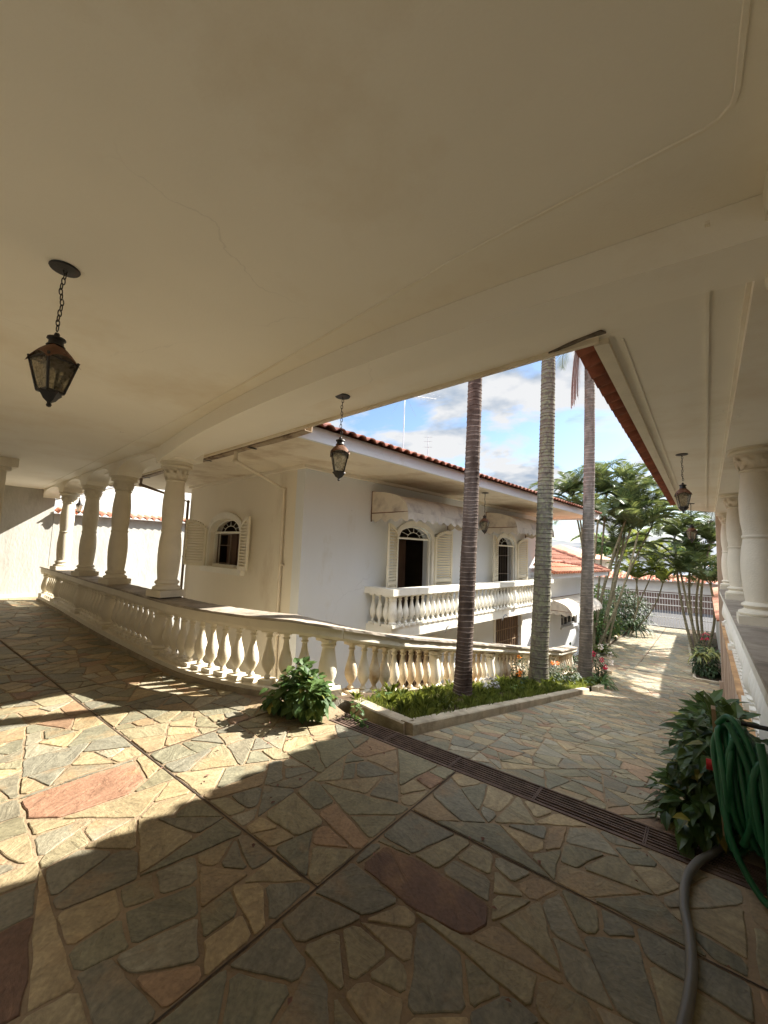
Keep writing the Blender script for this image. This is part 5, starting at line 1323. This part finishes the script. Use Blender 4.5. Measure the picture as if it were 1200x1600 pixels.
areca('palm_clump', 'large clump of leaning palm stems left of the driveway with tall crowns', [
    ((-3.75,19.0,-2.1),(-3.6,19.5,3.4)), ((-3.85,19.3,-2.1),(-2.6,20.4,3.6)), ((-3.65,19.2,-2.1),(-2.2,20.0,2.8)), ((-3.9,19.6,-2.1),(-3.5,20.8,4.6)), ((-3.7,19.7,-2.1),(-2.3,21.2,4.0)), ((-4.2,20.0,-2.1),(-4.9,20.6,4.5)), ((-3.6,20.2,-2.1),(-2.7,21.8,4.9)), ((-3.5,20.6,-2.1),(-1.9,21.8,3.1)),
    ((-4.0,19.8,-2.1),(-4.5,20.2,3.5)), ((-3.8,20.1,-2.1),(-2.9,21.6,3.0)), ((-3.9,20.4,-2.1),(-3.3,21.8,2.0)), ((-4.1,20.5,-2.1),(-4.0,21.4,4.8))], 3)
areca('palm_clump', 'slender palm clump right of the driveway in front of the gate wall', [
    ((-.60,23.0,-2.2),(-1.15,23.8,2.7)), ((-.45,23.2,-2.2),(-.55,24.2,2.2)), ((-.35,22.8,-2.2),(-.95,23.4,1.1)), ((-.20,23.4,-2.2),(.15,24.0,2.5)), ((-.3,23.6,-2.2),(-.2,24.6,1.4)), ((-.1,23.2,-2.2),(.1,22.6,.7))], 8, r=.055, L_=2.0, nf=11)
areca('palm_clump', 'low yellow green palms between the two clumps beside the gate', [((-3.3,25.0,-2.2),(-2.9,25.0,.6)), ((-3.5,25.6,-2.2),(-2.2,26.0,1.2)), ((-3.6,24.6,-2.2),(-3.6,24.4,1.6)), ((-3.2,25.4,-2.2),(-1.8,25.6,.5)), ((-3.4,26.2,-2.2),(-2.9,26.4,2.2))], 15, 'palmyellow', 1.8, 10, .45, .04)
strappy('cycad', 'dark arching cycad beside the driveway near the gate', (-3.1,25.2,-2.0), 70, 1.5, M_['darkbush'], q, .05)

areca('palm_clump', 'unseen tall palms added behind the corner pillar so their crowns shade the driveway', [((3.2,20.5,-2.4),(3.0,20.8,5.4)), ((3.6,23.0,-2.4),(3.2,23.4,6.2)), ((2.6,25.5,-2.4),(2.2,25.8,5.2)), ((4.4,21.6,-2.4),(4.6,21.8,7.0))], 44, L_=2.2)  # out of view, added to cast crown shadows across the driveway
m = MB(); q = random.Random(77)
for k in range(110):
    if k < 50: x, y = -3.0+q.gauss(0, .55), 2.45+q.gauss(0, .3)
    elif k < 80: x, y = -.35+q.gauss(0, .35), 3.6+q.gauss(0, 1.2)
    else: x, y = q.uniform(-7, .2), q.uniform(.4, 2.8)
    if y < 3.12 and y > 2.87 or x > .2: continue
    if y < 3.1 and y > 2.45 and x < -3.3: continue
    if y > 3.1 and x < -2: continue
    a = q.uniform(0, 6.28); l = q.uniform(.015, .04); d = Vector((math.cos(a), math.sin(a), 0)); sd_ = Vector((-d.y, d.x, 0))*l*.3; p = Vector((x, y, gz(y)+.012))
    m.add([p, p+d*l*.5+sd_+Vector((0,0,.006)), p+d*l, p+d*l*.5-sd_+Vector((0,0,.004))], [(0,1,2,3)])
tag(m.build('leaf_litter', M_['dead']), kind='stuff')
# ------------------------------------------------------------------ hoses
t = thing('garden_hose', 'thick green garden hose hanging in loose coils beside the right wall', 'garden hose', (.1, 2.9, 0))
m = MB(); m.sm = True; q = random.Random(4)
for k in range(16):
    y0 = 2.99-.010*k+q.uniform(-.03,.03); xc = .040+.0125*k; top_ = .76-.012*abs(k-3)+q.uniform(-.02,.02); bot = .20+q.uniform(-.10,.06); hw = .035+.01*q.random()
    pts = []
    for i in range(22):
        a = 2*math.pi*i/22; ss = math.sin(a); cc = math.cos(a)
        z = (top_+bot)/2+(top_-bot)/2*(abs(ss)**.75)*(1 if ss > 0 else -1)
        pts.append((xc+hw*cc*.8+.02*math.sin(a*2+k)+.05*(1-(z-bot)/(top_-bot))*(.3), y0+.10*cc+.02*math.sin(3*a+k), z))
    m.tube(pts, .0145, 8, closed=True)
sp_ = lambda P, n=8: spline([Vector(p) for p in P], n)
m.tube(sp_([(.06,2.86,.78),(.10,2.82,.70),(.155,2.78,.50),(.13,2.80,.33),(.10,2.84,.22)]), .0150, 8)
m.tube(sp_([(.17,2.66,.78),(.185,2.62,.60),(.182,2.60,.30),(.19,2.60,.0),(.215,2.50,-.0+.02),(.3,2.3,.02)]), .0165, 8)
m.tube(sp_([(.02,2.92,.70),(.035,2.86,.40),(.06,2.82,.22),(.13,2.78,.08),(.20,2.74,.03),(.32,2.72,.02)]), .0150, 8)
m.tube(sp_([(.02,2.95,.74),(.07,2.9,.80),(.13,2.83,.72),(.18,2.78,.55),(.23,2.75,.40)]), .0150, 8)
m.build('coil', M_['greenhose'], t, 60)
t = thing('hose_hanger', 'weathered wooden board with a red knob standing at the coiled green hose', 'hose hanger', (.02, 3.0, .2))
m = MB(); m.bar((.005,3.03,.80), (.035,2.97,.19), .12, .020); m.build('board', M_['wood'], t)
m = MB(); m.sm = True; m.tube([(-.035,3.0,.50),(-.005,3.0,.50)], .028, 10); m.build('knob', M_['red'], t, 50)
m = MB(); m.sm = True; m.tube([(.02,3.0,.52),(.26,3.0,.52)], .014, 8); m.tube([(.03,3.02,.75),(.26,3.02,.75)], .012, 8); m.build('arm', M_['iron'], t, 50)
t = thing('drain_hose', 'grey ribbed hose snaking over the paving from under the dark bush', 'hose', (-.1,2.4,0))
m = MB(); m.sm = True; m.tube(sp_([(.06,3.25,.04),(-.01,3.05,.03),(-.08,2.88,.04),(-.125,2.70,.034),(-.128,2.50,.032),(-.105,2.34,.032),(-.092,2.15,.032),(-.10,1.98,.032),(-.115,1.8,.032),(-.10,1.5,.032),(.0,1.1,.032)], 8), .0195, 12); m.build('tube', M_['greyhose'], t, 60)

# ------------------------------------------------------------------ gate, street side and far buildings
t = thing('driveway_gate', 'white barred metal gate closing the bottom of the driveway', 'gate', (-2, 30.5, -2.33))
m = MB()
for k in range(44):
    x = -5.3+k*.135; m.box((x-.009,30.49,-2.28), (x+.009,30.505,-.32))
m.build('bars', M_['gate'], t)
m = MB()
for z in (-2.28,-1.75,-1.0,-.62,-.30): m.box((-5.35,30.46,z-.025), (.55,30.489,z+.025))
m.build('rail', M_['gate'], t)
t = thing('gate_portal', 'white beam and red tile coping spanning above the driveway gate', 'gateway', (-2, 30.6, -2.33))
m = MB(); m.box((-6.5,30.42,-.22), (1.2,30.75,-.08)); m.box((-6.5,30.55,-.08), (1.2,30.75,.42)); m.build('beam', mat('grey_beam_paint', (.38,.36,.33), .8, .1, 2), t)
for p_, q_ in (((-6.1,30.4,-2.6), (-5.5,30.8,-.22)), ((.56,30.4,-2.6), (2.4,30.8,.42))):
    m = MB(); m.box(p_, q_); m.build('pillar', M_['render'], t)
m = MB(); tile_roof(m, (-6.6,30.35,.44), (1,0,0), Vector((0,1,.55)), 40, 2, row=.36); m.build('tile_coping', M_['tilepale'], t, 50)
def far_house(name, label, x0, y0, x1, y1, z1, roofm, wallm, rise=1.2, nwin=3, cat='house', storeys=1):
    t = thing(name, label, cat, ((x0+x1)/2, y0, -2.35))
    m = MB(); m.box((x0,y0,-2.9), (x1,y1,z1)); m.build('wall', wallm, t)
    m = MB(); o_ = .5; cx_ = (x0+x1)/2; cy_ = (y0+y1)/2
    if rise > .3:
        a = [(x0-o_,y0-o_,z1),(x1+o_,y0-o_,z1),(x1+o_,y1+o_,z1),(x0-o_,y1+o_,z1)]; r_ = min((x1-x0),(y1-y0))/2
        if x1-x0 > y1-y0: b = [(x0-o_+r_,cy_,z1+rise),(x1+o_-r_,cy_,z1+rise)]; m.add(a+b, [(0,1,5,4),(1,2,5),(2,3,4,5),(3,0,4),(3,2,1,0)])
        else: b = [(cx_,y0-o_+r_,z1+rise),(cx_,y1+o_-r_,z1+rise)]; m.add(a+b, [(0,1,4),(1,2,5,4),(2,3,5),(3,0,4,5),(3,2,1,0)])
    else: m.box((x0-.15,y0-.15,z1), (x1+.15,y1+.15,z1+rise))
    m.build('roof', roofm, t)
    for s in range(storeys):
        for k in range(nwin):
            x = x0+(x1-x0)*(k+.5)/nwin; z = -.9+s*3.0
            if z+1 > z1: continue
            m = MB(); m.box((x-.5,y0-.03,z), (x+.5,y0-.001,z+1.0)); m.build('window', M_['dark'], t)
far_house('street_house', 'white house with grey hipped roof seen across the street above the gate', -7,44,-1.2,52,1.9, M_['greyroof'], M_['white'], 1.3, 4)
far_house('street_house', 'low house with red roof across the street behind the palm clump', -16,43,-8.5,52,1.6, M_['tilepale'], M_['cream'], 1.4, 4)
far_house('street_house', 'cream house behind the slender palms across the street', .5,44,8,52,1.4, M_['tilepale'], M_['cream'], 1.2, 3)
far_house('apartment_block', 'tall pale apartment block on the skyline behind the right palms', -.2,92,9,104,12.0, M_['greyroof'], M_['paleblock'], .3, 5, 'building', 5)
far_house('street_wall_house', 'brown fronted low building directly across the street behind the gate bars', -8,41.2,6,43,-.6, M_['greyroof'], mat('brown_brick', (.09,.055,.042), .9, .3, 6), .15, 1)
q = random.Random(31)
for i, (x, y, z, r_, lab) in enumerate(((-9.5,58,3.0,2.6,'rounded tree crown far behind the red annex roof'), (-2.2,60,2.6,2.2,'small far tree right of the grey hipped roof'), (4.2,56,2.4,2.4,'leafy far tree behind the right palms'))):
    t = thing('street_tree', lab, 'tree', (x,y,-2.5), 0, 'trees beyond the street')
    m = MB()
    for k in range(7): leafcloud(m, (x+q.uniform(-1,1)*r_*.6, y+q.uniform(-1,1)*r_*.6, z+q.uniform(-.5,.6)*r_*.5), (r_*.55,r_*.55,r_*.45), 260, .42, q, .6)
    m.build('crown', M_['shrub'], t)
    m = MB(); m.sm = True; m.tube([(x,y,-2.6),(x+.1,y,0),(x,y,z)], .16, 8); m.build('trunk', M_['cane'], t, 60)
bpy.context.view_layer.update()
